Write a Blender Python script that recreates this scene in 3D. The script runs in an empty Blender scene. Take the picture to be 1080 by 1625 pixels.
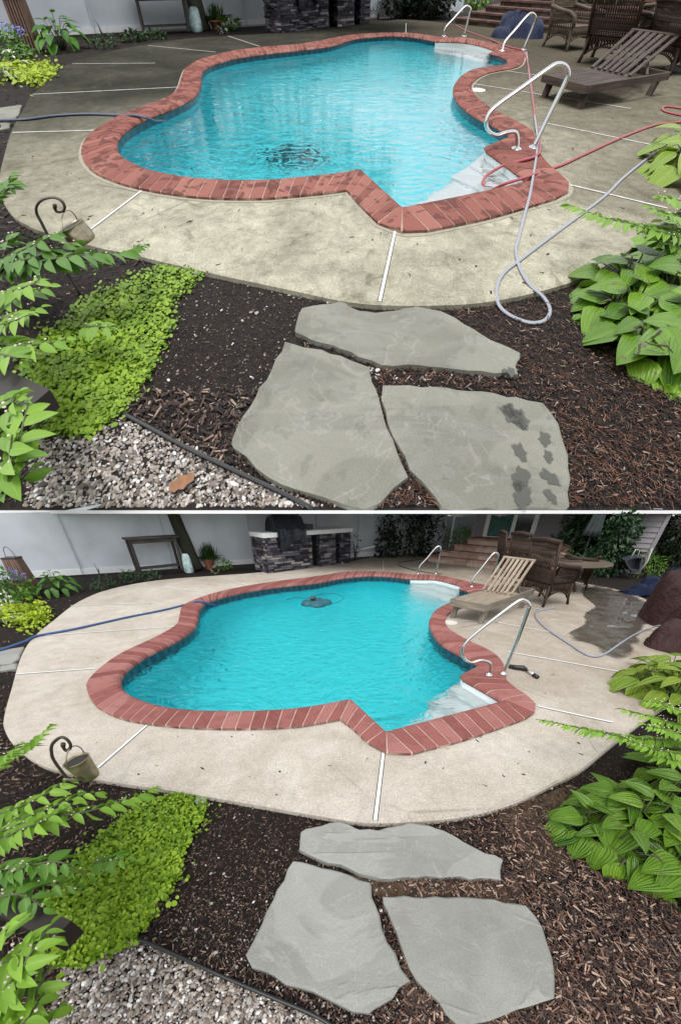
import bpy, math, random
import numpy as np
from mathutils import Vector, Matrix
from mathutils.geometry import tessellate_polygon

# ---------------------------------------------------------------- camera, sky, sun, exposure
SC = bpy.context.scene
H, F, C, CX = 1.6, 500.0, 1180.0, 540.0          # eye height, focal length and lens axis (in 1080x1625 units)
YH_B, YH_A = 790.0, -67.0                        # level lines of the lower yard and of the hillside yard
TH = math.atan((C - YH_B) / F)
cam_d = bpy.data.cameras.new('camera')
cam = bpy.data.objects.new('camera', cam_d)
SC.collection.objects.link(cam)
cam.location = (0, 0, H)
cam.rotation_euler = (math.pi / 2 - TH, 0, 0)
cam_d.sensor_fit = 'VERTICAL'
cam_d.sensor_height = 36.0
cam_d.lens = F / 1625.0 * 36.0
cam_d.shift_y = (C - 812.5) / 1625.0
cam_d.clip_start = 0.02
cam_d.clip_end = 5000
SC.camera = cam

SUN_EL, SUN_AZ = math.radians(58), math.radians(205)
W = bpy.data.worlds.new("World"); SC.world = W; W.use_nodes = True
wn = W.node_tree; wn.nodes.clear()
wo = wn.nodes.new('ShaderNodeOutputWorld'); wb = wn.nodes.new('ShaderNodeBackground')
sky = wn.nodes.new('ShaderNodeTexSky'); sky.sky_type = 'NISHITA'; sky.sun_disc = False
sky.sun_elevation = SUN_EL; sky.sun_rotation = SUN_AZ; sky.dust_density = 3.0
bw = wn.nodes.new('ShaderNodeRGBToBW'); mx = wn.nodes.new('ShaderNodeMixRGB')
mx.inputs[0].default_value = 0.72                # a veil of cloud takes most of the blue out of the sky
wn.links.new(sky.outputs[0], bw.inputs[0]); wn.links.new(sky.outputs[0], mx.inputs[1])
tc = wn.nodes.new('ShaderNodeTexCoord'); cn_ = wn.nodes.new('ShaderNodeTexNoise'); cn_.inputs['Scale'].default_value = 2.3; cn_.inputs['Detail'].default_value = 6
cr_ = wn.nodes.new('ShaderNodeMapRange'); cr_.inputs[1].default_value = .36; cr_.inputs[2].default_value = .62; cr_.inputs[3].default_value = 3.4; cr_.inputs[4].default_value = 8.5
wn.links.new(tc.outputs['Generated'], cn_.inputs['Vector']); wn.links.new(cn_.outputs['Fac'], cr_.inputs[0])
cm_ = wn.nodes.new('ShaderNodeMath'); cm_.operation = 'MULTIPLY_ADD'; cm_.inputs[1].default_value = .35   # cloud cover: pale, uneven
wn.links.new(bw.outputs[0], cm_.inputs[0]); wn.links.new(cr_.outputs[0], cm_.inputs[2]); wn.links.new(cm_.outputs[0], mx.inputs[2])
wn.links.new(mx.outputs[0], wb.inputs[0]); wb.inputs[1].default_value = 0.15
wn.links.new(wb.outputs[0], wo.inputs[0])
sl = bpy.data.lights.new('sun', 'SUN'); sl.energy = 1.0; sl.angle = math.radians(32); sl.color = (1, .97, .92)
so = bpy.data.objects.new('sun', sl); SC.collection.objects.link(so)
sd = Vector((math.sin(SUN_AZ) * math.cos(SUN_EL), math.cos(SUN_AZ) * math.cos(SUN_EL), math.sin(SUN_EL)))
so.rotation_euler = sd.to_track_quat('Z', 'Y').to_euler()
SC.view_settings.view_transform = 'Standard'; SC.view_settings.look = 'None'
SC.view_settings.exposure = 0.38; SC.view_settings.gamma = 1.0
SC.cycles.max_bounces = 8; SC.cycles.transparent_max_bounces = 12
SC.cycles.use_denoising = True

rng = np.random.default_rng(7)
R0 = random.Random(11)

# ---------------------------------------------------------------- the two yards
class Garden:
    """Metric coordinates of one yard; world = O + Rx(phi) @ (L * p + off)."""
    def __init__(s, name, yh, f, c):
        s.name, s.yh, s.f, s.c = name, yh, f, c
        s.th = math.atan((c - yh) / f)
        s.L = Vector((1, 1, 1)); s.off = Vector((0, 0, 0)); s.O = Vector((0, 0, 0)); s.phi = 0.0
    def ray(s, px, py):
        u = (px - CX) / s.f; v = (s.c - py) / s.f; ct, st = math.cos(s.th), math.sin(s.th)
        return (u, ct + v * st, -st + v * ct)
    def g(s, px, py, z=0.0):
        d = s.ray(px, py); t = (z - H) / d[2]
        return Vector((d[0] * t, d[1] * t, z))
    def at(s, px, py, y):
        d = s.ray(px, py); t = y / d[1]
        return Vector((d[0] * t, y, H + d[2] * t))
    def onplane(s, px, py, p, n):
        d = Vector(s.ray(px, py)); o = Vector((0, 0, H))
        t = (Vector(p) - o).dot(n) / d.dot(n)
        return o + d * t
    def px(s, p):
        """inverse of g (numpy, z = 0 plane height given in p)"""
        x, y, z = p[..., 0], p[..., 1], p[..., 2] - H
        ct, st = math.cos(s.th), math.sin(s.th)
        zc = y * ct - z * st; v = (y * st + z * ct) / zc
        return np.stack([CX + s.f * x / zc, s.c - s.f * v], -1)
    def world(s, p):
        q = Vector((p[0] * s.L.x, p[1] * s.L.y, p[2] * s.L.z)) + s.off
        return s.O + Matrix.Rotation(s.phi, 3, 'X') @ q
    def matrix(s, p):
        return Matrix.Translation(s.world(p)) @ Matrix.Rotation(s.phi, 4, 'X')

B = Garden('lower', YH_B, F, C)
fA = math.sqrt((405 - YH_A) * (C + F * F / (C - YH_A) - 405))
A = Garden('upper', YH_A, fA, 405.0)
PHI = math.atan((C - YH_A) / F) - TH
KY = 9.3                                          # distance of the terrace edge
HA = KY / (math.sin(PHI) + math.cos(PHI) * ((F * F + (C - YH_A) ** 2) - (C - YH_A) * (809.5 - YH_A)) / (F * (809.5 - YH_A)))
Dc2, Dm2 = F * F + (C - YH_A) ** 2, fA * fA + (405 - YH_A) ** 2
kz = HA / H; kx = kz * (math.sqrt(Dc2) / F) / (math.sqrt(Dm2) / fA); ky = kz * (Dc2 / F) / (Dm2 / fA)
A.L = Vector((kx, ky, kz)); A.phi = PHI
A.off = Vector((0, -HA * (C - YH_A) / F + ky * H * (405 - YH_A) / fA, 0))
A.O = Vector((0, HA * math.sin(PHI), H - HA * math.cos(PHI)))
ZK = A.world(A.g(540, 809.5))[2]
EDGE = A.world(A.g(540, 809.5, -.05))               # front edge of the terrace
def ceil_b(y):                                    # underside of the terrace over the lower yard; things before its edge stay below eye level
    if y > EDGE.y + .01: return EDGE.z + (y - EDGE.y) * math.tan(PHI) - .07
    d = B.ray(540, 815.3 if y < KY else 812.5); return H + d[2] * y / d[1]

# ---------------------------------------------------------------- mesh helpers
class MB:
    rowmax = None
    def __init__(s):
        s.V, s.T, s.R, s.Lc, s.F, s.n = [], [], [], [], [], 0
    def add(s, v, f, tex=None, rnd=None, lco=None):
        v = np.asarray([tuple(p) for p in v] if not isinstance(v, np.ndarray) else v, dtype=float).reshape(-1, 3)
        n = len(v)
        s.V.append(v)
        s.T.append(v if tex is None else np.asarray(tex, float).reshape(-1, 3))
        r = R0.random() if rnd is None else rnd
        s.R.append(np.full(n, r) if np.isscalar(r) else np.asarray(r, float))
        s.Lc.append(np.zeros((n, 3)) if lco is None else np.asarray(lco, float))
        o = s.n
        if isinstance(f, np.ndarray): s.F.extend(map(tuple, (f + o).tolist()))
        else: s.F.extend([tuple(i + o for i in q) for q in f])
        s.n += n
        return s
    BOXF = [(0, 3, 2, 1), (4, 5, 6, 7), (0, 1, 5, 4), (1, 2, 6, 5), (2, 3, 7, 6), (3, 0, 4, 7)]
    def hexa(s, p8, rnd=None, grain=None):
        """p8: bottom 4 then top 4; tex gets the box's own axes, longest one first"""
        p8 = [Vector(p) for p in p8]
        e = [(p8[1] - p8[0]).length, (p8[3] - p8[0]).length, (p8[4] - p8[0]).length]
        o = sorted(range(3), key=lambda i: -e[i])
        off = R0.random() * 30
        loc = [(0, 0, 0), (1, 0, 0), (1, 1, 0), (0, 1, 0), (0, 0, 1), (1, 0, 1), (1, 1, 1), (0, 1, 1)]
        tex = [tuple(l[o[k]] * e[o[k]] + off for k in range(3)) for l in loc]
        return s.add(p8, s.BOXF, tex, rnd)
    def box(s, c, size, ang=0.0, rnd=None):
        c = Vector(c); a = Vector((math.cos(ang), math.sin(ang), 0)) * size[0] / 2
        b = Vector((-math.sin(ang), math.cos(ang), 0)) * size[1] / 2; z = Vector((0, 0, size[2]))
        q = [c - a - b, c + a - b, c + a + b, c - a + b]
        return s.hexa(q + [p + z for p in q], rnd)
    def bar(s, p0, p1, w, h, up=(0, 0, 1), rnd=None):
        p0, p1 = Vector(p0), Vector(p1); d = (p1 - p0).normalized(); u = Vector(up)
        if abs(d.dot(u.normalized())) > .98: u = Vector((0, 1, 0))
        x = d.cross(u).normalized(); z = x.cross(d).normalized()
        x *= w / 2; z *= h / 2
        return s.hexa([p0 - x - z, p1 - x - z, p1 + x - z, p0 + x - z, p0 - x + z, p1 - x + z, p1 + x + z, p0 + x + z], rnd)
    def tube(s, pts, r, n=8, closed=False, rnd=None):
        pts = [Vector(p) for p in pts]; m = len(pts)
        rs = [r] * m if np.isscalar(r) else list(r)
        V, T, Fc = [], [], []
        prev = None; acc = 0.0
        for i, p in enumerate(pts):
            a = pts[(i - 1) % m] if (closed or i) else p
            b = pts[(i + 1) % m] if (closed or i < m - 1) else p
            d = (b - a)
            d = d.normalized() if d.length > 1e-9 else Vector((0, 0, 1))
            if prev is None:
                u = Vector((0, 0, 1)) if abs(d.z) < .9 else Vector((1, 0, 0))
                x = d.cross(u).normalized()
            else:
                x = (prev - d * prev.dot(d))
                x = x.normalized() if x.length > 1e-6 else d.orthogonal().normalized()
            prev = x; y = d.cross(x)
            if i: acc += (pts[i] - pts[i - 1]).length
            for k in range(n):
                t = 2 * math.pi * k / n
                V.append(p + (x * math.cos(t) + y * math.sin(t)) * rs[i])
                T.append((acc, rs[i] * math.cos(t), rs[i] * math.sin(t)))
        for i in range(m if closed else m - 1):
            j = (i + 1) % m
            for k in range(n):
                l = (k + 1) % n
                Fc.append((i * n + k, i * n + l, j * n + l, j * n + k))
        if not closed:
            Fc.append(tuple(range(n - 1, -1, -1))); Fc.append(tuple((m - 1) * n + k for k in range(n)))
        return s.add(V, Fc, T, rnd)
    def lathe(s, prof, c, n=24, sq=1.0, rnd=None, tilt=None):
        c = Vector(c); V, Fc = [], []
        for (r, z) in prof:
            for k in range(n):
                t = 2 * math.pi * k / n
                v = Vector((r * math.cos(t), r * math.sin(t) * sq, z))
                if tilt is not None: v = tilt @ v
                V.append(c + v)
        m = len(prof)
        for i in range(m - 1):
            for k in range(n):
                l = (k + 1) % n
                Fc.append((i * n + k, i * n + l, (i + 1) * n + l, (i + 1) * n + k))
        if prof[0][0] > 1e-4: Fc.append(tuple(range(n - 1, -1, -1)))
        if prof[-1][0] > 1e-4: Fc.append(tuple((m - 1) * n + k for k in range(n)))
        return s.add(V, Fc, None, rnd)
    def sheet(s, outer, holes=(), z=None, rnd=0.0):
        loops = [[Vector(p) for p in outer]] + [[Vector(p) for p in h] for h in holes]
        fl = [p for l in loops for p in l]
        if z is not None: fl = [Vector((p.x, p.y, z)) for p in fl]
        tri = tessellate_polygon([[Vector((p.x, p.y, 0)) for p in l] for l in loops])
        out = []
        for t in tri:
            a, b, c = (fl[i] for i in t)
            if (b - a).cross(c - a).z < 0: t = (t[0], t[2], t[1])
            out.append(tuple(t))
        return s.add(fl, out, None, rnd)
    def wall(s, loop, z0, z1, closed=True, flip=False, rnd=0.0):
        loop = [Vector(p) for p in loop]; m = len(loop)
        V = [Vector((p.x, p.y, z0)) for p in loop] + [Vector((p.x, p.y, z1)) for p in loop]
        Fc = []
        for i in range(m if closed else m - 1):
            j = (i + 1) % m
            q = (i, j, m + j, m + i)
            Fc.append(q[::-1] if flip else q)
        return s.add(V, Fc, None, rnd)
    def prism(s, loop, z0, z1, bevel=0.0, rnd=None):
        loop = [Vector((p[0], p[1], 0)) for p in loop]
        if sum(a.x * b.y - b.x * a.y for a, b in zip(loop, loop[1:] + loop[:1])) < 0: loop.reverse()
        rnd = R0.random() if rnd is None else rnd
        m = len(loop)
        top = loop
        if bevel > 0:
            top = []
            for i in range(m):
                a, b, c = loop[i - 1], loop[i], loop[(i + 1) % m]
                n1 = Vector((-(b - a).y, (b - a).x, 0)).normalized(); n2 = Vector((-(c - b).y, (c - b).x, 0)).normalized()
                nn = (n1 + n2); nn = nn.normalized() if nn.length > .1 else n1
                top.append(b + nn * bevel)
        rings = [(loop, z0), (loop, z1 - bevel * .8)] + ([(top, z1)] if bevel > 0 else [])
        V = [Vector((p.x, p.y, z)) for l, z in rings for p in l]; Fc = []
        for r in range(len(rings) - 1):
            for i in range(m):
                j = (i + 1) % m
                Fc.append((r * m + i, r * m + j, (r + 1) * m + j, (r + 1) * m + i))
        o = (len(rings) - 1) * m
        for t in tessellate_polygon([[Vector((p.x, p.y, 0)) for p in top]]):
            a, b, c = (top[i] for i in t)
            if (b - a).cross(c - a).z < 0: t = (t[0], t[2], t[1])
            Fc.append(tuple(o + i for i in t))
        if bevel <= 0:
            V2 = V
            # separate top so that shading stays flat
        return s.add(V, Fc, None, rnd)
    def scatter(s, bv, bf, pos, mats, rnd, lco=None):
        bv = np.asarray(bv, float); n, k = len(pos), len(bv)
        V = np.einsum('nij,vj->nvi', mats, bv) + pos[:, None, :]
        fs = []
        for q in bf:
            q = np.asarray(q)
            fs.append((np.arange(n)[:, None] * k + q[None, :]))
        v = V.reshape(-1, 3)
        o = s.n
        s.V.append(v); s.T.append(v); s.R.append(np.repeat(np.asarray(rnd, float), k))
        s.Lc.append(np.tile(np.zeros((k, 3)) if lco is None else np.asarray(lco, float), (n, 1)))
        for f in fs: s.F.extend(map(tuple, (f + o).tolist()))
        s.n += n * k
        return s

BASE = {}
def link(o): SC.collection.objects.link(o); return o
def props(o, label=None, cat=None, group=None, kind=None):
    if label: o['label'] = label
    if cat: o['category'] = cat
    if group: o['group'] = group
    if kind: o['kind'] = kind
    return o
def thing(G, name, label, cat, base, group=None):
    o = link(bpy.data.objects.new(name, None)); o.empty_display_size = .1
    o.matrix_world = G.matrix(base); BASE[o.name] = Vector(base)
    return props(o, label, cat, group)
def mesh(G, name, mb, mat, parent=None, base=None, smooth=False):
    V = np.concatenate(mb.V)
    if parent is not None: base = BASE[parent.name]
    elif base is None: base = Vector((V[:, 0].mean(), V[:, 1].mean(), V[:, 2].min()))
    v = (V - np.array(base)) * np.array(G.L)
    me = bpy.data.meshes.new(name); me.from_pydata(v.tolist(), [], mb.F); me.update()
    for an, data, ty in (('mco', np.concatenate(mb.T), 'FLOAT_VECTOR'), ('lco', np.concatenate(mb.Lc), 'FLOAT_VECTOR')):
        a = me.attributes.new(an, ty, 'POINT'); a.data.foreach_set('vector', data.astype(np.float32).ravel())
    a = me.attributes.new('rnd', 'FLOAT', 'POINT'); a.data.foreach_set('value', np.concatenate(mb.R).astype(np.float32))
    if smooth: me.polygons.foreach_set('use_smooth', np.ones(len(me.polygons), bool))
    me.materials.append(mat)
    o = link(bpy.data.objects.new(name, me))
    if parent is not None: o.parent = parent
    else: o.matrix_world = G.matrix(base)
    BASE[o.name] = Vector(base)
    return o
def single(G, name, mb, mat, label, cat, group=None, smooth=False, base=None):
    return props(mesh(G, name, mb, mat, None, base, smooth), label, cat, group)
def setting(G, name, mb, mat, kind='structure', smooth=False):
    return props(mesh(G, name, mb, mat, None, None, smooth), kind=kind)

def crom(pts, n=6, closed=False):
    """Catmull-Rom through points of any dimension"""
    P = [np.asarray(p, float) for p in pts]; m = len(P); out = []
    for i in range(m if closed else m - 1):
        p1, p2 = P[i], P[(i + 1) % m]
        p0 = P[i - 1] if (closed or i > 0) else 2 * p1 - p2
        p3 = P[(i + 2) % m] if (closed or i + 2 < m) else 2 * p2 - p1
        for k in range(n):
            t = k / n
            out.append(.5 * (2 * p1 + (p2 - p0) * t + (2 * p0 - 5 * p1 + 4 * p2 - p3) * t * t + (3 * p1 - p0 - 3 * p2 + p3) * t ** 3))
    if not closed: out.append(P[-1])
    return out
def gpts(G, px, z=0.0): return [G.g(p[0], p[1], z) for p in px]
def inpoly(P, poly):
    poly = np.asarray([tuple(q)[:2] for q in poly], float); x, y = P[:, 0], P[:, 1]
    c = np.zeros(len(P), bool); j = len(poly) - 1
    for i in range(len(poly)):
        xi, yi = poly[i]; xj, yj = poly[j]
        t = ((yi > y) != (yj > y)) & (x < (xj - xi) * (y - yi) / (yj - yi + 1e-12) + xi)
        c ^= t; j = i
    return c
def grow(loop, d):
    """offset a loop outward (any orientation)"""
    p = [Vector((q[0], q[1], 0)) for q in loop]; m = len(p)
    ar = sum(a.x * b.y - b.x * a.y for a, b in zip(p, p[1:] + p[:1])); sg = 1 if ar > 0 else -1
    out = []
    for i in range(m):
        t = p[(i + 1) % m] - p[i - 1]
        n = Vector((t.y, -t.x, 0)) * sg
        n = n.normalized() if n.length > 1e-9 else Vector((0, 0, 0))
        out.append(p[i] + n * d)
    return out
def rotz(a):
    c, s = np.cos(a), np.sin(a); z = np.zeros_like(a); o = np.ones_like(a)
    return np.stack([np.stack([c, -s, z], -1), np.stack([s, c, z], -1), np.stack([z, z, o], -1)], -2)
def frames(d, up, sx, sy, sz):
    """d, up: (n,3). columns = side*sx, along*sy, normal*sz"""
    d = d / np.linalg.norm(d, axis=1, keepdims=True)
    x = np.cross(d, up); x /= (np.linalg.norm(x, axis=1, keepdims=True) + 1e-9)
    z = np.cross(x, d)
    return np.stack([x * np.reshape(sx, (-1, 1)), d * np.reshape(sy, (-1, 1)), z * np.reshape(sz, (-1, 1))], -1)
def leaf_mesh(nl=5, cols=3, prof=None, fold=.25, droop=.2, tip=1.0, ribs=0, ribh=.0):
    V, Lc, Fc = [], [], []
    for i in range(nl + 1):
        t = i / nl
        w = prof(t)
        for j in range(cols):
            u = -1 + 2 * j / (cols - 1)
            z = fold * abs(u) * w - droop * t * t
            if ribs: z += ribh * w * (1 if j % 2 else -1)
            V.append((u * w, t, z)); Lc.append((u, t, w))
    for i in range(nl):
        for j in range(cols - 1):
            a = i * cols + j
            Fc.append((a, a + 1, a + cols + 1, a + cols))
    return np.array(V), Fc, np.array(Lc)
lance = lambda t: .5 * (math.sin(math.pi * min(1, t) ** .75) ** .9 if 0 < t < 1 else 0) + .01
heart = lambda t: .5 * (min(1, (t + .02) * 5) ** .6) * (1 - t ** 2.3) + .006
LEAF = leaf_mesh(5, 3, lance, .25, .22)
LEAF_S = leaf_mesh(2, 3, lance, .25, .15)
HOSTA = leaf_mesh(9, 11, heart, .16, .34, ribs=1, ribh=.03)
HOSTA_S = leaf_mesh(5, 5, heart, .2, .3)

# ---------------------------------------------------------------- materials
class NT:
    def __init__(s, name):
        s.m = bpy.data.materials.new(name); s.m.use_nodes = True; s.t = s.m.node_tree; s.t.nodes.clear()
        s.out = s.t.nodes.new('ShaderNodeOutputMaterial')
    def n(s, ty, **kw):
        nd = s.t.nodes.new('ShaderNode' + ty)
        for k, v in kw.items(): setattr(nd, k, v)
        return nd
    def set(s, sock, v):
        if isinstance(v, bpy.types.NodeSocket): s.t.links.new(v, sock)
        elif isinstance(v, (tuple, list)): sock.default_value = (*v, 1) if len(v) == 3 and sock.type == 'RGBA' else v
        else: sock.default_value = v
    def attr(s, name, fac=False):
        nd = s.n('Attribute', attribute_name=name)
        return nd.outputs['Fac'] if fac else nd.outputs['Vector']
    def scale(s, vec, sc, loc=(0, 0, 0)):
        nd = s.n('Mapping'); s.set(nd.inputs[0], vec); nd.inputs[3].default_value = sc; nd.inputs[1].default_value = loc
        return nd.outputs[0]
    def noise(s, vec, sc, det=4, rough=.55, dist=0.0):
        nd = s.n('TexNoise'); s.set(nd.inputs['Vector'], vec); nd.inputs['Scale'].default_value = sc
        nd.inputs['Detail'].default_value = det; nd.inputs['Roughness'].default_value = rough; nd.inputs['Distortion'].default_value = dist
        return nd.outputs['Fac']
    def voro(s, vec, sc, feat='F1', out='Distance'):
        nd = s.n('TexVoronoi', feature=feat); s.set(nd.inputs['Vector'], vec); nd.inputs['Scale'].default_value = sc
        return nd.outputs[out]
    def ramp(s, fac, stops, interp='LINEAR'):
        nd = s.n('ValToRGB'); s.set(nd.inputs[0], fac); cr = nd.color_ramp; cr.interpolation = interp
        while len(cr.elements) < len(stops): cr.elements.new(.5)
        for e, (p, c) in zip(cr.elements, stops):
            e.position = p; e.color = (*c, 1) if isinstance(c, (tuple, list)) else (c, c, c, 1)
        return nd.outputs[0]
    def mix(s, f, a, b, mode='MIX'):
        nd = s.n('MixRGB', blend_type=mode); s.set(nd.inputs[0], f); s.set(nd.inputs[1], a); s.set(nd.inputs[2], b)
        return nd.outputs[0]
    def math(s, op, a, b=0.0):
        nd = s.n('Math', operation=op); s.set(nd.inputs[0], a); s.set(nd.inputs[1], b)
        return nd.outputs[0]
    def sep(s, v):
        nd = s.n('SeparateXYZ'); s.set(nd.inputs[0], v); return nd.outputs
    def bump(s, h, st=.3, dist=.01, normal=None):
        nd = s.n('Bump'); s.set(nd.inputs['Height'], h); nd.inputs['Strength'].default_value = st; nd.inputs['Distance'].default_value = dist
        if normal is not None: s.set(nd.inputs['Normal'], normal)
        return nd.outputs[0]
    def pbr(s, col, rough=.7, normal=None, metal=0.0, spec=.5, trans=0.0, out=True):
        nd = s.n('BsdfPrincipled'); s.set(nd.inputs['Base Color'], col); s.set(nd.inputs['Roughness'], rough)
        s.set(nd.inputs['Metallic'], metal); s.set(nd.inputs['Specular IOR Level'], spec)
        if normal is not None: s.set(nd.inputs['Normal'], normal)
        sh = nd.outputs[0]
        if trans:
            tr = s.n('BsdfTranslucent'); s.set(tr.inputs[0], col)
            ms = s.n('MixShader'); ms.inputs[0].default_value = trans
            s.t.links.new(sh, ms.inputs[1]); s.t.links.new(tr.outputs[0], ms.inputs[2]); sh = ms.outputs[0]
        if out: s.t.links.new(sh, s.out.inputs[0])
        return sh

def plain(name, col, rough=.6, metal=0.0, var=.12, sc=8.0, spec=.5, bump=0.0):
    t = NT(name); v = t.attr('mco')
    n = t.noise(v, sc, 5)
    c = t.mix(t.ramp(n, [(.3, 0.0), (.7, 1.0)]), tuple(x * (1 - var) for x in col), tuple(min(1, x * (1 + var)) for x in col))
    nm = t.bump(t.noise(v, sc * 6, 3), bump, .01) if bump else None
    t.pbr(c, rough, nm, metal, spec)
    return t.m
def by_rnd(name, stops, rough=.8, sc=20, var=.25, bump=0.0, spec=.3):
    t = NT(name); v = t.attr('mco')
    c = t.ramp(t.attr('rnd', True), stops)
    n = t.noise(v, sc, 4)
    c = t.mix(1.0, c, t.ramp(n, [(.25, 1 - var), (.75, 1 + var)]), 'MULTIPLY')
    t.pbr(c, rough, t.bump(n, bump, .01) if bump else None, 0, spec)
    return t.m
def wood(name, dark, light, rough=.75, sc=1.0):
    t = NT(name); v = t.attr('mco')
    g = t.noise(t.scale(v, (2.0 * sc, 45 * sc, 45 * sc)), 1.0, 5, .6)
    p = t.noise(v, 3.0, 4)
    c = t.mix(t.ramp(g, [(.3, 0.0), (.7, 1.0)]), dark, light)
    c = t.mix(t.ramp(p, [(.35, 0.0), (.75, .7)]), c, dark)
    t.pbr(c, rough, t.bump(g, .4, .004), 0, .3)
    return t.m
def leafmat(name, dark, light, rough=.42, vein=0.0, trans=.25, brown=0.0, edge=None, spec=.4):
    t = NT(name); l = t.attr('lco'); r = t.attr('rnd', True); v = t.attr('mco')
    n = t.noise(v, 14.0, 3)
    c = t.mix(t.math('ADD', t.math('MULTIPLY', r, .75), t.math('MULTIPLY', n, .3)), dark, light)
    x, y, w = t.sep(l)
    ax = t.math('ABSOLUTE', x)
    nm = None
    if vein:
        k = t.math('SINE', t.math('MULTIPLY', ax, 26.0))
        c = t.mix(t.math('MULTIPLY', t.ramp(k, [(.55, 0.0), (1.0, 1.0)]), vein), c, tuple(q * .45 for q in dark))
        nm = t.bump(k, .55, .012)
    mid = t.ramp(ax, [(0.0, 1.0), (.1, 0.0)])
    c = t.mix(t.math('MULTIPLY', mid, .35), c, tuple(min(1, q * 1.5) for q in light))
    if edge: c = t.mix(t.ramp(ax, [(edge[0], 0.0), (edge[0] + .12, 1.0)]), c, edge[1])
    if brown:
        b = t.math('MULTIPLY', t.ramp(t.noise(v, 22.0, 4), [(.62, 0.0), (.68, 1.0)]), brown)
        c = t.mix(b, c, (.16, .10, .05))
    t.pbr(c, rough, nm, 0, spec, trans)
    return t.m

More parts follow.
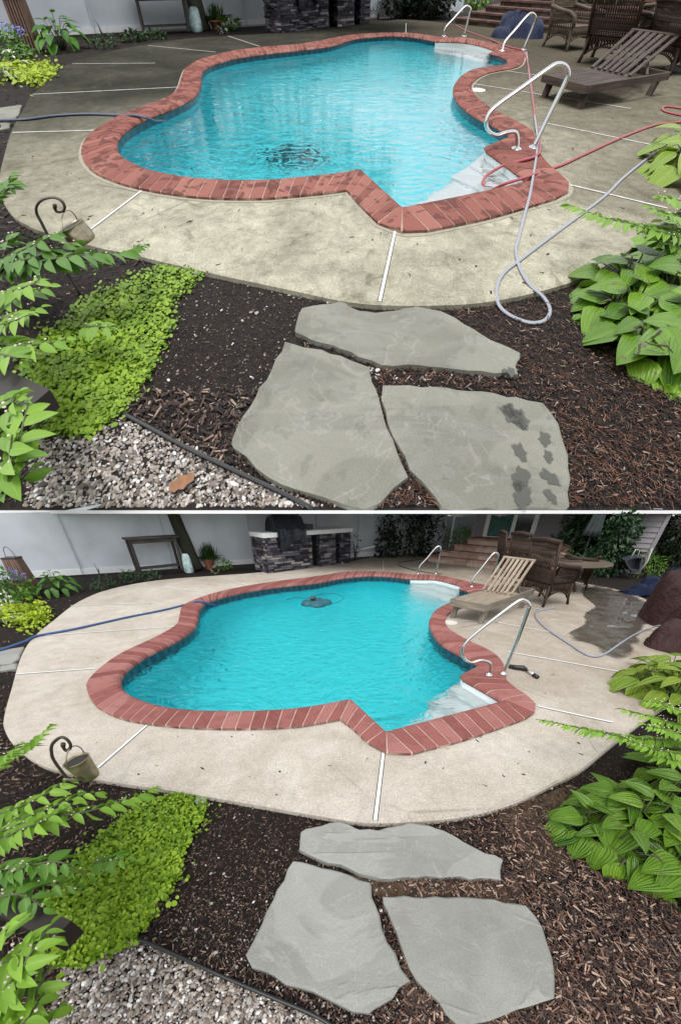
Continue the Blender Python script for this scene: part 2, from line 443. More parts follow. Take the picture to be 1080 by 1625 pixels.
M = {}
def make_materials():
    # soil under the bark
    t = NT('soil'); v = t.attr('mco'); n = t.noise(v, 30, 6, .7)
    t.pbr(t.ramp(n, [(.3, (.006, .005, .004)), (.6, (.022, .016, .013)), (.8, (.05, .036, .027))]), .95, t.bump(n, .8, .03), 0, .2); M['soil'] = t.m
    chipstops = lambda k: [(0, (.008 * k, .006 * k, .006 * k)), (.45, (.022 * k, .015 * k, .013 * k)), (.7, (.055 * k, .034 * k, .026 * k)),
                           (.84, (.10 * k, .062 * k, .045 * k)), (.93, (.17 * k, .12 * k, .09 * k)), (1, (.34, .27, .21))]
    M['chipsA'] = by_rnd('bark chips wet', chipstops(.55), .7, spec=.2)
    M['chipsB'] = by_rnd('bark chips', chipstops(1.55), .85)
    M['chipsP'] = by_rnd('pale split bark', chipstops(2.6), .85)
    M['rust'] = by_rnd('pine needles', [(0, (.05, .022, .014)), (.5, (.13, .052, .03)), (1, (.26, .13, .08))], .85)
    M['pebble'] = by_rnd('pebbles', [(0, (.06, .05, .045)), (.2, (.15, .125, .11)), (.42, (.25, .195, .15)), (.6, (.29, .275, .26)),
                                     (.8, (.40, .35, .30)), (.93, (.55, .52, .49)), (1, (.72, .71, .69))], .5, 60, .2)
    # concrete
    for key, base, lite, dk, amt in (('deckB', (.43, .385, .325), (.56, .515, .45), (.25, .215, .17), .7), ('deckA', (.285, .272, .205), (.48, .455, .355), (.060, .060, .042), 1.0)):
        t = NT('concrete ' + key); v = t.attr('mco')
        a = t.noise(v, 1.1, 6, .6, .6); b = t.noise(v, 70, 4, .75); e = t.noise(v, 4.0, 7, .65, 1.0)
        c = t.mix(t.ramp(a, [(.35, 0.0), (.68, 1.0)]), base, lite)
        c = t.mix(t.math('MULTIPLY', t.ramp(e, [(.48, 0.0), (.75, 1.0)]), .5 * amt), c, dk)
        if key == 'deckA':
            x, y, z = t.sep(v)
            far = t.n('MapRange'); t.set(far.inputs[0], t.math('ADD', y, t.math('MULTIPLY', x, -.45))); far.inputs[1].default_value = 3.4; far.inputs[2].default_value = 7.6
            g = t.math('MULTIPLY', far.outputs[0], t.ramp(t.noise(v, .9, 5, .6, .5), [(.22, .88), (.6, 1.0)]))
            c = t.mix(t.math('MULTIPLY', g, .96), c, (.028, .028, .024))  # far left darker: grime, with tree shade put into the colour
            rt = t.n('MapRange'); t.set(rt.inputs[0], x); rt.inputs[1].default_value = 1.3; rt.inputs[2].default_value = 3.2
            c = t.mix(t.math('MULTIPLY', rt.outputs[0], t.ramp(t.noise(v, 1.4, 6, .65, 1.0), [(.3, .55), (.65, .92)])), c, (.105, .09, .066))
            m2 = t.ramp(t.noise(v, 2.2, 6, .7, 1.5), [(.55, 0.0), (.72, 1.0)])
            c = t.mix(t.math('MULTIPLY', m2, .6), c, (.10, .095, .058))
        else:
            m2 = t.ramp(t.noise(v, .7, 5, .6, .8), [(.5, 0.0), (.62, 1.0)])
            c = t.mix(t.math('MULTIPLY', m2, .30), c, (.26, .21, .15))
            x, y, z = t.sep(v); rt = t.n('MapRange'); t.set(rt.inputs[0], t.math('ADD', x, t.math('MULTIPLY', y, .35))); rt.inputs[1].default_value = 2.4; rt.inputs[2].default_value = 4.6
            c = t.mix(t.math('MULTIPLY', rt.outputs[0], t.ramp(t.noise(v, 1.6, 6, .65, 1.0), [(.3, .25), (.65, .75)])), c, (.255, .205, .150))
        c = t.mix(1.0, c, t.ramp(b, [(.25, .62), (.5, 1.0), (.78, 1.4)]), 'MULTIPLY')
        c = t.mix(1.0, c, t.ramp(t.noise(v, 11, 5, .7, .5), [(.3, .80 if key == 'deckA' else .9), (.7, 1.2 if key == 'deckA' else 1.1)]), 'MULTIPLY')
        ed = t.ramp(t.voro(t.mix(.12, v, t.n('TexNoise').outputs['Color']), .55, 'DISTANCE_TO_EDGE'), [(.0, 1.0), (.006, 0.0)])
        c = t.mix(t.math('MULTIPLY', t.math('MULTIPLY', ed, t.ramp(t.noise(v, .8, 3), [(.5, 0.0), (.6, 1.0)])), .55), c, (.08, .07, .055))
        st = t.ramp(t.noise(t.scale(v, (1, 1, 1), (7, 3, 0)), 3.2, 7, .72, 2.0), [(.60, 0.0), (.64, 1.0)])
        c = t.mix(t.math('MULTIPLY', st, .35 if key == 'deckA' else .14), c, dk)
        sp = t.ramp(t.voro(v, 60.0), [(.06, 1.0), (.12, 0.0)])
        c = t.mix(t.math('MULTIPLY', sp, .35), c, (.10, .09, .07))
        t.pbr(c, .85, t.bump(b, .35, .006), 0, .0 if key == 'deckA' else .2); M[key] = t.m
    M['dirt'] = plain('brown soil', (.075, .052, .034), .95, var=.5, sc=25, spec=.1, bump=.6)
    M['joint'] = plain('joint strip', (.74, .74, .72), .5, var=.08, sc=20)
    M['joint_gap'] = plain('joint gap', (.06, .055, .045), .9, var=.4, sc=15, spec=.1)
    M['jointA'] = plain('joint strip worn', (.62, .61, .57), .6, var=.25, sc=15)
    for key, s1, s2, s3, wet in (('brickA', (.20, .068, .052), (.265, .095, .074), (.325, .135, .105), .8), ('brickB', (.215, .074, .064), (.285, .108, .096), (.345, .152, .135), .2)):
        t = NT('coping ' + key); v = t.attr('mco')
        c = t.ramp(t.attr('rnd', True), [(0, s1), (.6, s2), (1, s3)])
        c = t.mix(1.0, c, t.ramp(t.noise(v, 120, 3, .7), [(.3, .78), (.7, 1.2)]), 'MULTIPLY')
        w = t.ramp(t.noise(v, 6.0, 4, .5, 1.2), [(.52, 0.0), (.57, 1.0)])
        c = t.mix(t.math('MULTIPLY', w, wet), c, (.105, .034, .026))
        t.pbr(c, .75, t.bump(t.noise(v, 150, 2), .25, .004), 0, .12); M[key] = t.m
    M['mortarA'] = plain('mortar worn', (.38, .27, .205), .9, var=.3, sc=20)
    M['mortarB'] = plain('mortar', (.50, .385, .325), .9, var=.15, sc=20)
    M['pale_grout'] = plain('pale grout', (.33, .30, .225), .9, var=.15, sc=20)
    # pool
    for key, c0, c1 in (('linerA', (.08, .76, .86), (.12, .83, .91)), ('linerB', (.022, .78, .86), (.04, .86, .93))):
        t = NT('pool liner ' + key); v = t.attr('mco')
        t.pbr(t.mix(t.noise(v, .8, 3), c0, c1), .6); M[key] = t.m
    t = NT('tile band'); v = t.attr('mco'); x, y, z = t.sep(v)
    u = t.attr('lco'); ux, uy, uz = t.sep(u)
    k = t.math('GREATER_THAN', t.math('ADD', t.math('PINGPONG', ux, .075), t.math('MULTIPLY', uy, -.6)), .0)
    c = t.mix(k, (.006, .026, .05), (.022, .075, .11))
    t.pbr(t.mix(t.ramp(t.noise(v, 30, 3), [(.4, 0.0), (.7, .4)]), c, (.05, .14, .19)), .3); M['tile'] = t.m
    M['step_white'] = plain('white moulded steps', (.80, .86, .86), .35, var=.03, sc=3)
    for key, fres, bs, tint, sc in (('waterA', .30, 1.0, (.97, 1.0, 1.0), 1.0), ('waterB', .30, 1.0, (.96, 1.0, 1.0), 1.0)):
        t = NT('water ' + key); v = t.attr('mco')
        n1 = t.noise(t.scale(v, (1.6, 2.6, 1)), 2.2, 3, .5, 1.2); n2 = t.noise(v, 10, 2, .5, .6)
        h = t.math('ADD', n1, t.math('MULTIPLY', n2, .30))
        cw = A.g(472, 238, 0) if key == 'waterA' else B.g(480, 1080, 0)
        vs = t.n('VectorMath', operation='DISTANCE'); t.set(vs.inputs[0], v); vs.inputs[1].default_value = (cw.x, cw.y, -.1)
        dq = t.math('ADD', vs.outputs['Value'], t.math('MULTIPLY', n1, .55))
        ring = t.math('MULTIPLY', t.math('SINE', t.math('MULTIPLY', dq, 48.0)), t.ramp(vs.outputs['Value'], [(0.0, 1.0), (.9, 0.0)]))
        h = t.math('ADD', h, t.math('MULTIPLY', ring, .085))
        nm = t.bump(h, 1.0, .11 if key == 'waterB' else .30)
        rf = t.n('BsdfRefraction'); t.set(rf.inputs['Color'], tint); rf.inputs['IOR'].default_value = 1.33; rf.inputs['Roughness'].default_value = 0.0; t.set(rf.inputs['Normal'], nm)
        gl = t.n('BsdfGlossy'); gl.inputs['Roughness'].default_value = .02; t.set(gl.inputs['Normal'], t.bump(h, 1.0, .11 if key == 'waterB' else .035))
        lw = t.n('LayerWeight'); lw.inputs['Blend'].default_value = .5; t.set(lw.inputs['Normal'], nm)
        mr = t.ramp(lw.outputs['Facing'], [(.35, .03), (.75, .06 if key == 'waterA' else .09), (.93, .52 if key == 'waterA' else .28), (1.0, .70 if key == 'waterA' else .40)])
        ms = t.n('MixShader'); t.set(ms.inputs[0], mr); t.t.links.new(rf.outputs[0], ms.inputs[1]); t.t.links.new(gl.outputs[0], ms.inputs[2])
        t.t.links.new(ms.outputs[0], t.out.inputs[0]); M[key] = t.m
    # flagstone
    for key, c0, c1, wet in (('flagA', (.165, .165, .135), (.235, .232, .192), 1.0), ('flagB', (.215, .22, .195), (.30, .30, .28), 0.0)):
        t = NT('bluestone ' + key); v = t.attr('mco')
        a = t.noise(v, 1.8, 6, .55, .8); b = t.noise(v, 140, 3, .7); e = t.noise(t.scale(v, (1, 3, 1)), 2.2, 5, .6, 1.4)
        c = t.mix(t.ramp(a, [(.35, 0.0), (.66, 1.0)]), c0, c1)
        c = t.mix(t.ramp(e, [(.50, 0.0), (.53, .10), (.7, .0)]), c, (.42, .42, .42))
        ly = t.ramp(t.noise(t.scale(v, (1.0, 1.5, 1)), 1.5, 4, .5, .9), [(.50, 0.0), (.525, 1.0)])
        c = t.mix(t.math('MULTIPLY', ly, .40), c, tuple(q * 1.2 for q in c1))
        c = t.mix(t.ramp(t.noise(v, 4.5, 4, .5, .4), [(.6, 0.0), (.8, .3)]), c, (.20, .165, .12))
        vn = t.ramp(t.math('ABSOLUTE', t.math('SUBTRACT', t.noise(v, 1.3, 5, .6, 1.0), .5)), [(0.0, .22), (.006, 0.0)])
        c = t.mix(vn, c, (.46, .44, .40))
        if wet:
            rg = t.ramp(t.noise(v, 11.0, 3, .5, .4), [(.60, 0.0), (.625, 1.0)])
            c = t.mix(t.math('MULTIPLY', rg, .22), c, (.085, .085, .07))
        c = t.mix(1.0, c, t.ramp(b, [(.25, .82), (.75, 1.18)]), 'MULTIPLY')
        t.pbr(c, .62, t.bump(t.math('ADD', t.math('ADD', a, t.math('MULTIPLY', ly, .35)), t.math('MULTIPLY', b, .15)), .6, .02), 0, .15); M[key] = t.m
    t = NT('wet mark'); v = t.attr('mco'); ex, ey, ez = t.sep(t.attr('lco'))
    wt_ = t.pbr((.082, .083, .068), .45, None, 0, .3, out=False); tr_ = t.n('BsdfTransparent'); ms_ = t.n('MixShader')
    t.set(ms_.inputs[0], t.ramp(t.math('ADD', ex, t.math('MULTIPLY', t.math('SUBTRACT', t.noise(v, 28, 5, .7), .5), .8)), [(.12, 0.0), (.32, .85)]))
    t.t.links.new(tr_.outputs[0], ms_.inputs[1]); t.t.links.new(wt_, ms_.inputs[2]); t.t.links.new(ms_.outputs[0], t.out.inputs[0]); M['wet_mark'] = t.m
    # metal, wood, wicker
    t = NT('steel'); v = t.attr('mco'); t.pbr((.62, .63, .62), .16, None, 1.0); M['steel'] = t.m
    M['iron'] = plain('dark iron', (.045, .033, .028), .5, var=.2)
    M['tin'] = plain('tin', (.30, .26, .17), .35, .75, var=.35, sc=30)
    M['wood_grey'] = wood('weathered wood', (.030, .026, .023), (.095, .082, .072))
    M['wood_darkA'] = wood('wet dark wood', (.022, .014, .010), (.135, .095, .072))
    M['wood_tan'] = wood('pale teak', (.19, .145, .10), (.46, .39, .30))
    M['wood_tan2'] = wood('greyed teak', (.12, .10, .075), (.33, .29, .23))
    M['wood_slat'] = wood('cedar slats', (.13, .075, .055), (.34, .22, .17))
    M['beam'] = plain('dark brown beam', (.018, .013, .009), .6, var=.2)
    M['wicker'] = wood('dark wicker', (.018, .010, .007), (.085, .050, .032), .6)
    M['wicker_old'] = wood('worn wicker', (.05, .036, .024), (.17, .13, .09), .7)
    M['vinyl'] = plain('white vinyl', (.58, .62, .66), .45, var=.12, sc=1.4)
    M['vinyl_shadow'] = plain('vinyl post', (.52, .56, .60), .45, var=.05, sc=2)
    M['trim'] = plain('white trim', (.80, .81, .81), .45, var=.03)
    M['divider_white'] = plain('white divider', (.90, .90, .90), .5, var=.02)
    M['stone'] = by_rnd('stacked stone', [(0, (.014, .014, .018)), (.4, (.050, .047, .060)), (.7, (.105, .10, .118)), (.88, (.18, .165, .165)), (1, (.33, .31, .28))], .8, 30, .35, .5)
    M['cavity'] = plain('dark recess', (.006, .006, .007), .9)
    M['counter'] = plain('white counter', (.72, .73, .72), .4, var=.06, sc=12)
    t = NT('black cover'); v = t.attr('mco'); n = t.noise(v, 6, 4, .5, 1.0)
    t.pbr((.012, .015, .022), .34, t.bump(n, .7, .05), 0, .5); M['cover'] = t.m
    t = NT('blue tarp'); v = t.attr('mco'); n = t.noise(v, 7, 4, .6, 1.5)
    t.pbr(t.mix(n, (.003, .005, .014), (.010, .020, .062)), .6, t.bump(n, .9, .06), 0, .15); M['tarp_blue'] = t.m
    t = NT('maroon cover'); v = t.attr('mco'); n = t.noise(v, 5, 4, .6, 1.5)
    t.pbr(t.mix(n, (.014, .007, .007), (.060, .024, .022)), .55, t.bump(n, .9, .06), 0, .25); M['tarp_red'] = t.m
    M['bark'] = wood('tree bark', (.030, .030, .021), (.085, .085, .062), .95)
    M['hose_grey'] = plain('grey hose', (.30, .32, .36), .4, var=.05)
    M['hose_blue'] = plain('blue hose', (.030, .085, .22), .4, var=.1)
    M['hose_dark'] = plain('dark blue hose', (.035, .055, .10), .4, var=.1)
    M['hose_red'] = plain('red hose', (.33, .035, .045), .4, var=.1)
    M['cord_dark'] = plain('dark cord', (.02, .16, .20), .5)
    M['black'] = plain('black plastic', (.012, .012, .013), .35)
    M['teal'] = plain('dark teal plastic', (.008, .09, .12), .5)
    M['dark_grey'] = plain('dark grey plastic', (.05, .056, .066), .4)
    M['umbrella'] = plain('dark green canvas', (.022, .034, .034), .7, var=.25)
    M['terracotta'] = plain('terracotta', (.26, .10, .055), .8, var=.2)
    M['glaze_blue'] = plain('blue glaze', (.03, .05, .16), .3)
    M['cement'] = plain('cement', (.42, .42, .40), .85, var=.1, sc=2)
    M['bag'] = plain('printed sack', (.45, .60, .60), .4, var=.5, sc=9)
    M['lid'] = plain('white lid', (.66, .64, .58), .5, var=.1)
    M['disc'] = plain('grey disc', (.30, .31, .29), .5, var=.15)
    M['litter'] = by_rnd('leaf litter', [(0, (.02, .015, .012)), (.7, (.07, .045, .03)), (1, (.36, .33, .16))], .9)
    M['dry'] = plain('dry leaf', (.26, .12, .055), .7, var=.3, sc=30)
    M['edging'] = plain('black edging', (.012, .012, .013), .35)
    # house
    t = NT('siding'); v = t.attr('mco'); x, y, z = t.sep(v)
    t.pbr(t.mix(t.noise(v, 2, 4), (.25, .235, .25), (.30, .28, .295)), .65); M['siding'] = t.m
    t = NT('door glass'); v = t.attr('mco'); t.pbr((.008, .012, .012), .08, None, 0, .6); M['glass'] = t.m
    M['curtain'] = plain('green curtain', (.06, .15, .13), .8, var=.5, sc=6)
    M['step_brick'] = by_rnd('step brick', [(0, (.28, .14, .11)), (.5, (.37, .21, .165)), (1, (.45, .28, .23))], .85, 25, .25, .4)
    M['step_stone'] = by_rnd('step riser', [(0, (.33, .24, .19)), (.5, (.46, .36, .29)), (1, (.55, .45, .37))], .85, 25, .25, .4)
    M['stepA_brick'] = by_rnd('step tread worn', [(0, (.085, .045, .036)), (1, (.16, .09, .07))], .85, 25, .3, .4)
    M['stepA_stone'] = by_rnd('step riser worn', [(0, (.075, .055, .042)), (1, (.19, .15, .115))], .85, 9, .45, .4)
    # leaves
    M['shrub'] = leafmat('bright shrub leaf', (.075, .20, .012), (.26, .46, .04), .42)
    M['shrub_dark'] = leafmat('shrub leaf', (.040, .125, .010), (.13, .29, .028), .42)
    M['jenny'] = leafmat('creeping jenny', (.085, .20, .006), (.36, .53, .035), .5)
    M['jenny_gold'] = leafmat('golden jenny', (.23, .34, .012), (.48, .60, .03), .5)
    M['hosta'] = leafmat('hosta leaf', (.030, .115, .008), (.23, .42, .035), .30, .28, .25, .6)
    M['hosta_lite'] = leafmat('pale hosta leaf', (.13, .26, .02), (.36, .48, .06), .32, .4, .25, .3)
    M['hosta_far'] = leafmat('broad leaf', (.03, .12, .012), (.11, .27, .03), .4, 0, .2)
    M['variegated'] = leafmat('variegated leaf', (.05, .12, .03), (.12, .22, .06), .4, 0, .2, 0, (.45, (.62, .66, .52)))
    M['ever'] = leafmat('evergreen leaf', (.006, .014, .006), (.022, .042, .014), .5, 0, .1)
    M['rhodo'] = leafmat('rhododendron leaf', (.014, .040, .016), (.052, .105, .045), .4, 0, .12)
    M['dull'] = leafmat('low dark plant', (.018, .045, .016), (.055, .105, .035), .5, 0, .15)
    M['yellowgreen'] = leafmat('yellow green shrub', (.06, .16, .015), (.20, .36, .04), .5, 0, .2)
    M['grassblade'] = leafmat('grass blade', (.02, .06, .012), (.07, .15, .03), .5, 0, .15)
    M['stem'] = plain('stem', (.07, .09, .03), .7)
    M['twig'] = plain('twig', (.06, .045, .03), .8)
    M['flower_white'] = plain('white petals', (.75, .75, .72), .6, var=.05)
    M['flower_blue'] = plain('blue petals', (.22, .25, .55), .6, var=.2)
    M['bud'] = plain('cream buds', (.60, .52, .42), .6)
    M['bounce_soffit'] = plain('bounce coat', (.55, .55, .54), .9, var=.05)  # pale unseen underside, added to bounce light into the lower yard
make_materials()

# ---------------------------------------------------------------- builders shared by both yards
MUL = -0.05                                        # level of the bark beds (decks are at 0)
def pool(G, key, segs, brickw, depth, wz, txt, white=()):
    st, brick_edges, wh = [], [], []
    for si, sg in enumerate(segs):
        c = [np.asarray(q) for q in crom(sg, 8)]
        ins = [G.g(q[0], q[1], .012) for q in c]; outs = [G.g(q[2], q[3], .03) for q in c]
        acc = [0.0]
        for i in range(1, len(c)):
            acc.append(acc[-1] + .4 * (ins[i] - ins[i - 1]).length + .6 * (outs[i] - outs[i - 1]).length)
        n = max(1, round(acc[-1] / brickw))
        t = np.linspace(0, acc[-1], n + 1)
        I = np.stack([np.interp(t, acc, [p[k] for p in ins]) for k in range(3)], -1)
        O = np.stack([np.interp(t, acc, [p[k] for p in outs]) for k in range(3)], -1)
        brick_edges.append((I, O))
        st += list(zip(ins[:-1], outs[:-1])); wh += [si in white] * (len(ins) - 1)
    prof = [(0, -.05), (.0, .026), (.03, .033), (.80, .036), (.90, .030), (.97, .014), (1.0, -.006), (.98, -.024), (.93, -.034)]
    mb, mo = MB(), MB()
    for I, O in brick_edges:
        for i in range(len(I) - 1):
            a0, a1, b0, b1 = Vector(I[i]), Vector(I[i + 1]), Vector(O[i]), Vector(O[i + 1])
            for tgt, gap, lower, ex in ((mb, .042, 0, 0), (mo, -.02, .003, -.012)):
                wi, wo_ = (a1 - a0), (b1 - b0)
                g = min(gap, .5)
                p0, p1, q0, q1 = a0 + wi * g, a1 - wi * g, b0 + wo_ * g, b1 - wo_ * g
                V, Fc = [], []
                for (pi, qo) in ((p0, q0), (p1, q1)):
                    for t, z in prof:
                        tt = t + (ex if t > .5 else 0)
                        v = qo + (pi - qo) * tt; V.append(Vector((v.x, v.y, z - lower)))
                m = len(prof)
                for k in range(m - 1): Fc.append((k, k + 1, m + k + 1, m + k))
                Fc.append(tuple(range(m))[::-1]); Fc.append(tuple(range(m, 2 * m)))
                tgt.add(V, Fc)
    cop = thing(G, 'pool_coping', txt['coping'], 'pool coping', Vector((st[0][1].x, st[0][1].y, 0)))
    mesh(G, 'brick_edge', mb, M['brick' + key], cop); mesh(G, 'mortar_bed', mo, M['mortar' + key], cop)
    inner = [i + (o - i) * .07 for i, o in st]; mid = [i + (o - i) * .55 for i, o in st]; outer = [o for i, o in st]
    # basin
    w = MB(); w.wall(inner, -depth, -.02); w.sheet(inner, z=-depth)
    setting(G, 'pool_basin', w, M['liner' + key], smooth=False)
    tb = MB(); band = [i + (o - i) * .045 for i, o in st]; acc = 0; m = len(band); V, Lc, Fc = [], [], []
    for i in range(m + 1):
        p = band[i % m]
        if i: acc += (p - band[i - 1]).length
        for z, h in ((-.24, 0.0), (-.025, .1)):
            V.append(Vector((p.x, p.y, z))); Lc.append((acc, h, 0))
    for i in range(m):
        if not wh[i]: Fc.append((2 * i, 2 * i + 2, 2 * i + 3, 2 * i + 1))
    tb.add(V, Fc, None, 0, Lc)
    setting(G, 'pool_tile_band', tb, M['tile'])
    sw = MB()
    for i in range(m):
        if wh[i]:
            p, q = band[i], band[(i + 1) % m]; zl = -.5 * depth
            sw.add([Vector((p.x, p.y, zl)), Vector((q.x, q.y, zl)), Vector((q.x, q.y, -.02)), Vector((p.x, p.y, -.02))], [(0, 1, 2, 3)])
    setting(G, 'pool_step_wall', sw, M['step_white'])
    if key == 'A':
        gr = MB(); oo = [Vector((o.x, o.y, .003)) for i, o in st]; gr.sheet(grow(oo, .03), [grow(oo, -.02)], .003); setting(G, 'pool_grout_line', gr, M['pale_grout'])
    ws = MB(); ws.sheet(inner, z=wz); setting(G, 'pool_water', ws, M['water' + key])
    return mid, outer
def joints(G, lst, mat, w=.03):
    for (a, b) in lst:
        p, q = G.g(*a, .004), G.g(*b, .004); d = (q - p).normalized(); n = Vector((-d.y, d.x, 0)) * w / 2
        mb = MB(); mb.add([p - n, q - n, q + n, p + n], [(0, 1, 2, 3)])
        setting(G, 'deck_joint', mb, mat)
        n2 = n * 1.5; dz = Vector((0, 0, .002)); mb = MB(); mb.add([p - n2 - dz, q - n2 - dz, q + n2 - dz, p + n2 - dz], [(0, 1, 2, 3)])
        setting(G, 'deck_joint_gap', mb, M['joint_gap'])
def deck(G, px, hole, mat, soil, outline):
    loop = [Vector(q) for q in crom([tuple(G.g(*p))for p in px], 4, True)]
    for p in loop: p.z = 0
    mb = MB(); mb.sheet(loop, [hole], 0.0)
    low = grow(loop, .012)
    m = len(loop)
    mb.add([Vector((p.x, p.y, 0)) for p in loop] + [Vector((p.x, p.y, -.015)) for p in low] + [Vector((p.x, p.y, -.09)) for p in low],
           [(r * m + i, r * m + (i + 1) % m, (r + 1) * m + (i + 1) % m, (r + 1) * m + i) for r in range(2) for i in range(m)])
    setting(G, 'pool_deck', mb, mat)
    sm = MB(); sm.sheet(outline, [grow(loop, -.15)], MUL)
    return loop, sm
def chips(G, name, mat, n, box, excl, length, seed, z=MUL, keep=None, lift=.018, thin=1.0):
    r = np.random.default_rng(seed)
    P = np.stack([r.uniform(box[0], box[2], n), r.uniform(box[1], box[3], n)], -1)
    ok = np.ones(n, bool)
    if keep is not None: ok &= inpoly(P, keep)
    for e in excl: ok &= ~inpoly(P, e)
    P = P[ok]
    pos = np.array([tuple(G.g(p[0], p[1], z)) for p in P])
    if G is A: pos = pos[pos[:, 1] > A.g(540, 809.5, MUL).y + .012]
    n = len(pos); pos[:, 2] += r.uniform(.002, lift, n)
    a = r.uniform(0, 2 * np.pi, n); tl = r.normal(0, .22, n)
    d = np.stack([np.cos(a) * np.cos(tl), np.sin(a) * np.cos(tl), np.sin(tl)], -1)
    up = np.stack([r.normal(0, .35, n), r.normal(0, .35, n), np.ones(n)], -1)
    L = length * r.uniform(.35, 1.25, n) ** 1.2; Wd = length * r.uniform(.10, .28, n) * thin
    mats = frames(d, up, Wd, L, Wd * r.uniform(.25, .6, n))
    bv = [(-.5, -.5, -.5), (.5, -.5, -.5), (.4, .5, -.5), (-.3, .45, -.5), (-.4, -.45, .5), (.4, -.5, .5), (.3, .42, .5), (-.25, .5, .5)]
    mb = MB(); mb.scatter(bv, MB.BOXF, pos, mats, r.uniform(0, 1, n))
    return setting(G, name, mb, mat, 'stuff')
def pebbles(G, n, poly, size, seed, extra=()):
    r = np.random.default_rng(seed)
    bm_ = bpy.data.meshes.new('t')
    import bmesh
    b = bmesh.new(); bmesh.ops.create_icosphere(b, subdivisions=2, radius=1); b.verts.ensure_lookup_table()
    bv = [tuple(v.co) for v in b.verts]; bf = [[v.index for v in f.verts] for f in b.faces]; b.free(); bpy.data.meshes.remove(bm_)
    xs = [p[0] for p in poly]; ys = [p[1] for p in poly]
    P = np.stack([r.uniform(min(xs), max(xs), n), r.uniform(min(ys), max(ys), n)], -1); P = P[inpoly(P, poly)]
    for (x, y, sx, sy, k) in extra: P = np.concatenate([P, np.stack([r.normal(x, sx, k), r.normal(y, sy, k)], -1)])
    n = len(P); pos = np.array([tuple(G.g(p[0], p[1], MUL)) for p in P]); s = size * r.lognormal(0, .30, n)
    pos[:, 2] += s * r.uniform(.1, .7, n)
    ok = pos[:, 1] > (A.g(540, 809.5, MUL).y + .012 if G is A else -9)
    pos, s = pos[ok], s[ok]; n = len(pos)
    a = r.uniform(0, 2 * np.pi, n)
    d = np.stack([np.cos(a), np.sin(a), r.normal(0, .2, n)], -1); up = np.stack([r.normal(0, .3, n), r.normal(0, .3, n), np.ones(n)], -1)
    mats = frames(d, up, s * r.uniform(.6, .95, n), s * r.uniform(.9, 1.45, n), s * r.uniform(.4, .75, n))
    mb = MB(); mb.scatter(bv, bf, pos, mats, r.uniform(0, 1, n))
    setting(G, 'pebbles', mb, M['pebble'], 'stuff', True)
def ground_cover(G, name, mat, n, poly, leaf, seed, z=MUL, hgt=.05, tilt=.55):
    r = np.random.default_rng(seed)
    xs = [p[0] for p in poly]; ys = [p[1] for p in poly]
    P = np.stack([r.uniform(min(xs), max(xs), n), r.uniform(min(ys), max(ys), n)], -1)
    P += r.normal(0, 1, P.shape)
    P = P[inpoly(P, poly)]; P += r.normal(0, 4.0, P.shape) * r.choice([1, 1, 1, 1, 2.6], (len(P), 1)); n = len(P)
    pos = np.array([tuple(G.g(p[0], p[1], z)) for p in P])
    lump = .5 + .5 * np.sin(pos[:, 0] * 13 + 2 * np.sin(pos[:, 1] * 9)) * np.sin(pos[:, 1] * 11 + pos[:, 0] * 4)
    h = r.uniform(.15, 1, n) * (.55 + .45 * lump); pos[:, 2] += hgt * h
    t = np.linspace(0, 2 * np.pi, 9)[:-1]
    bv = [(0, 0, -.12)] + [(math.cos(q) * .5, math.sin(q) * .5, .05 * math.cos(2 * q)) for q in t]
    bf = [(0, 1 + k, 1 + (k + 1) % 8) for k in range(8)]; lc = [(0, .5, 0)] + [(.8, .5, 0)] * 8
    a = r.uniform(0, 2 * np.pi, n); d = np.stack([np.cos(a), np.sin(a), r.normal(0, tilt, n)], -1)
    up = np.stack([r.normal(0, tilt, n), r.normal(-.15, tilt, n), np.ones(n)], -1); s = leaf * np.clip(r.lognormal(-.05, .28, n), .4, 1.7)
    mb = MB(); mb.scatter(bv, bf, pos, frames(d, up, s, s, s), np.clip(h * .8 + r.normal(-.02, .28, n), 0, 1), lc)
    return mb
def leaf_blob(mb, c, rad, n, leaf, seed, base=LEAF_S, wid=.55, shell=.45, lim=None, zmin=None, up=.5, dark=0.0, clump=0):
    """leaves through an ellipsoid volume, gathered in clumps, most of them towards its skin"""
    r = np.random.default_rng(seed)
    v = r.normal(0, 1, (n, 3)); v /= np.linalg.norm(v, axis=1, keepdims=True)
    rr = (shell + (1 - shell) * r.uniform(0, 1, n)) ** .6
    k = 1 + .22 * np.sin(v[:, 0] * 5 + seed) * np.sin(v[:, 1] * 4 + 2 * seed) + .15 * np.sin(v[:, 2] * 9 + v[:, 0] * 7)
    p = v * (rr * k)[:, None]
    if clump:
        cc = r.normal(0, 1, (clump, 3)); cc /= np.linalg.norm(cc, axis=1, keepdims=True); cc *= r.uniform(.55, 1.02, (clump, 1))
        w = r.integers(0, clump, n); p = cc[w] + r.normal(0, .16, (n, 3))
    pos = np.array(c) + p * np.array(rad)
    if zmin is not None: pos[:, 2] = np.maximum(pos[:, 2], zmin + r.uniform(0, .05, n))
    if lim is not None:
        ok = np.array([lim(q) for q in pos]); pos, v = pos[ok], v[ok]; n = len(pos)
    d = v + r.normal(0, .7, (n, 3)); d[:, 2] -= .25
    u = r.normal(0, .5, (n, 3)); u[:, 2] += up + .5
    s = leaf * r.uniform(.6, 1.25, n)
    mb.scatter(base[0], base[1], pos, frames(d, u, s * wid, s, s), np.clip(r.normal(.45 - dark, .27, n), 0, 1), base[2])
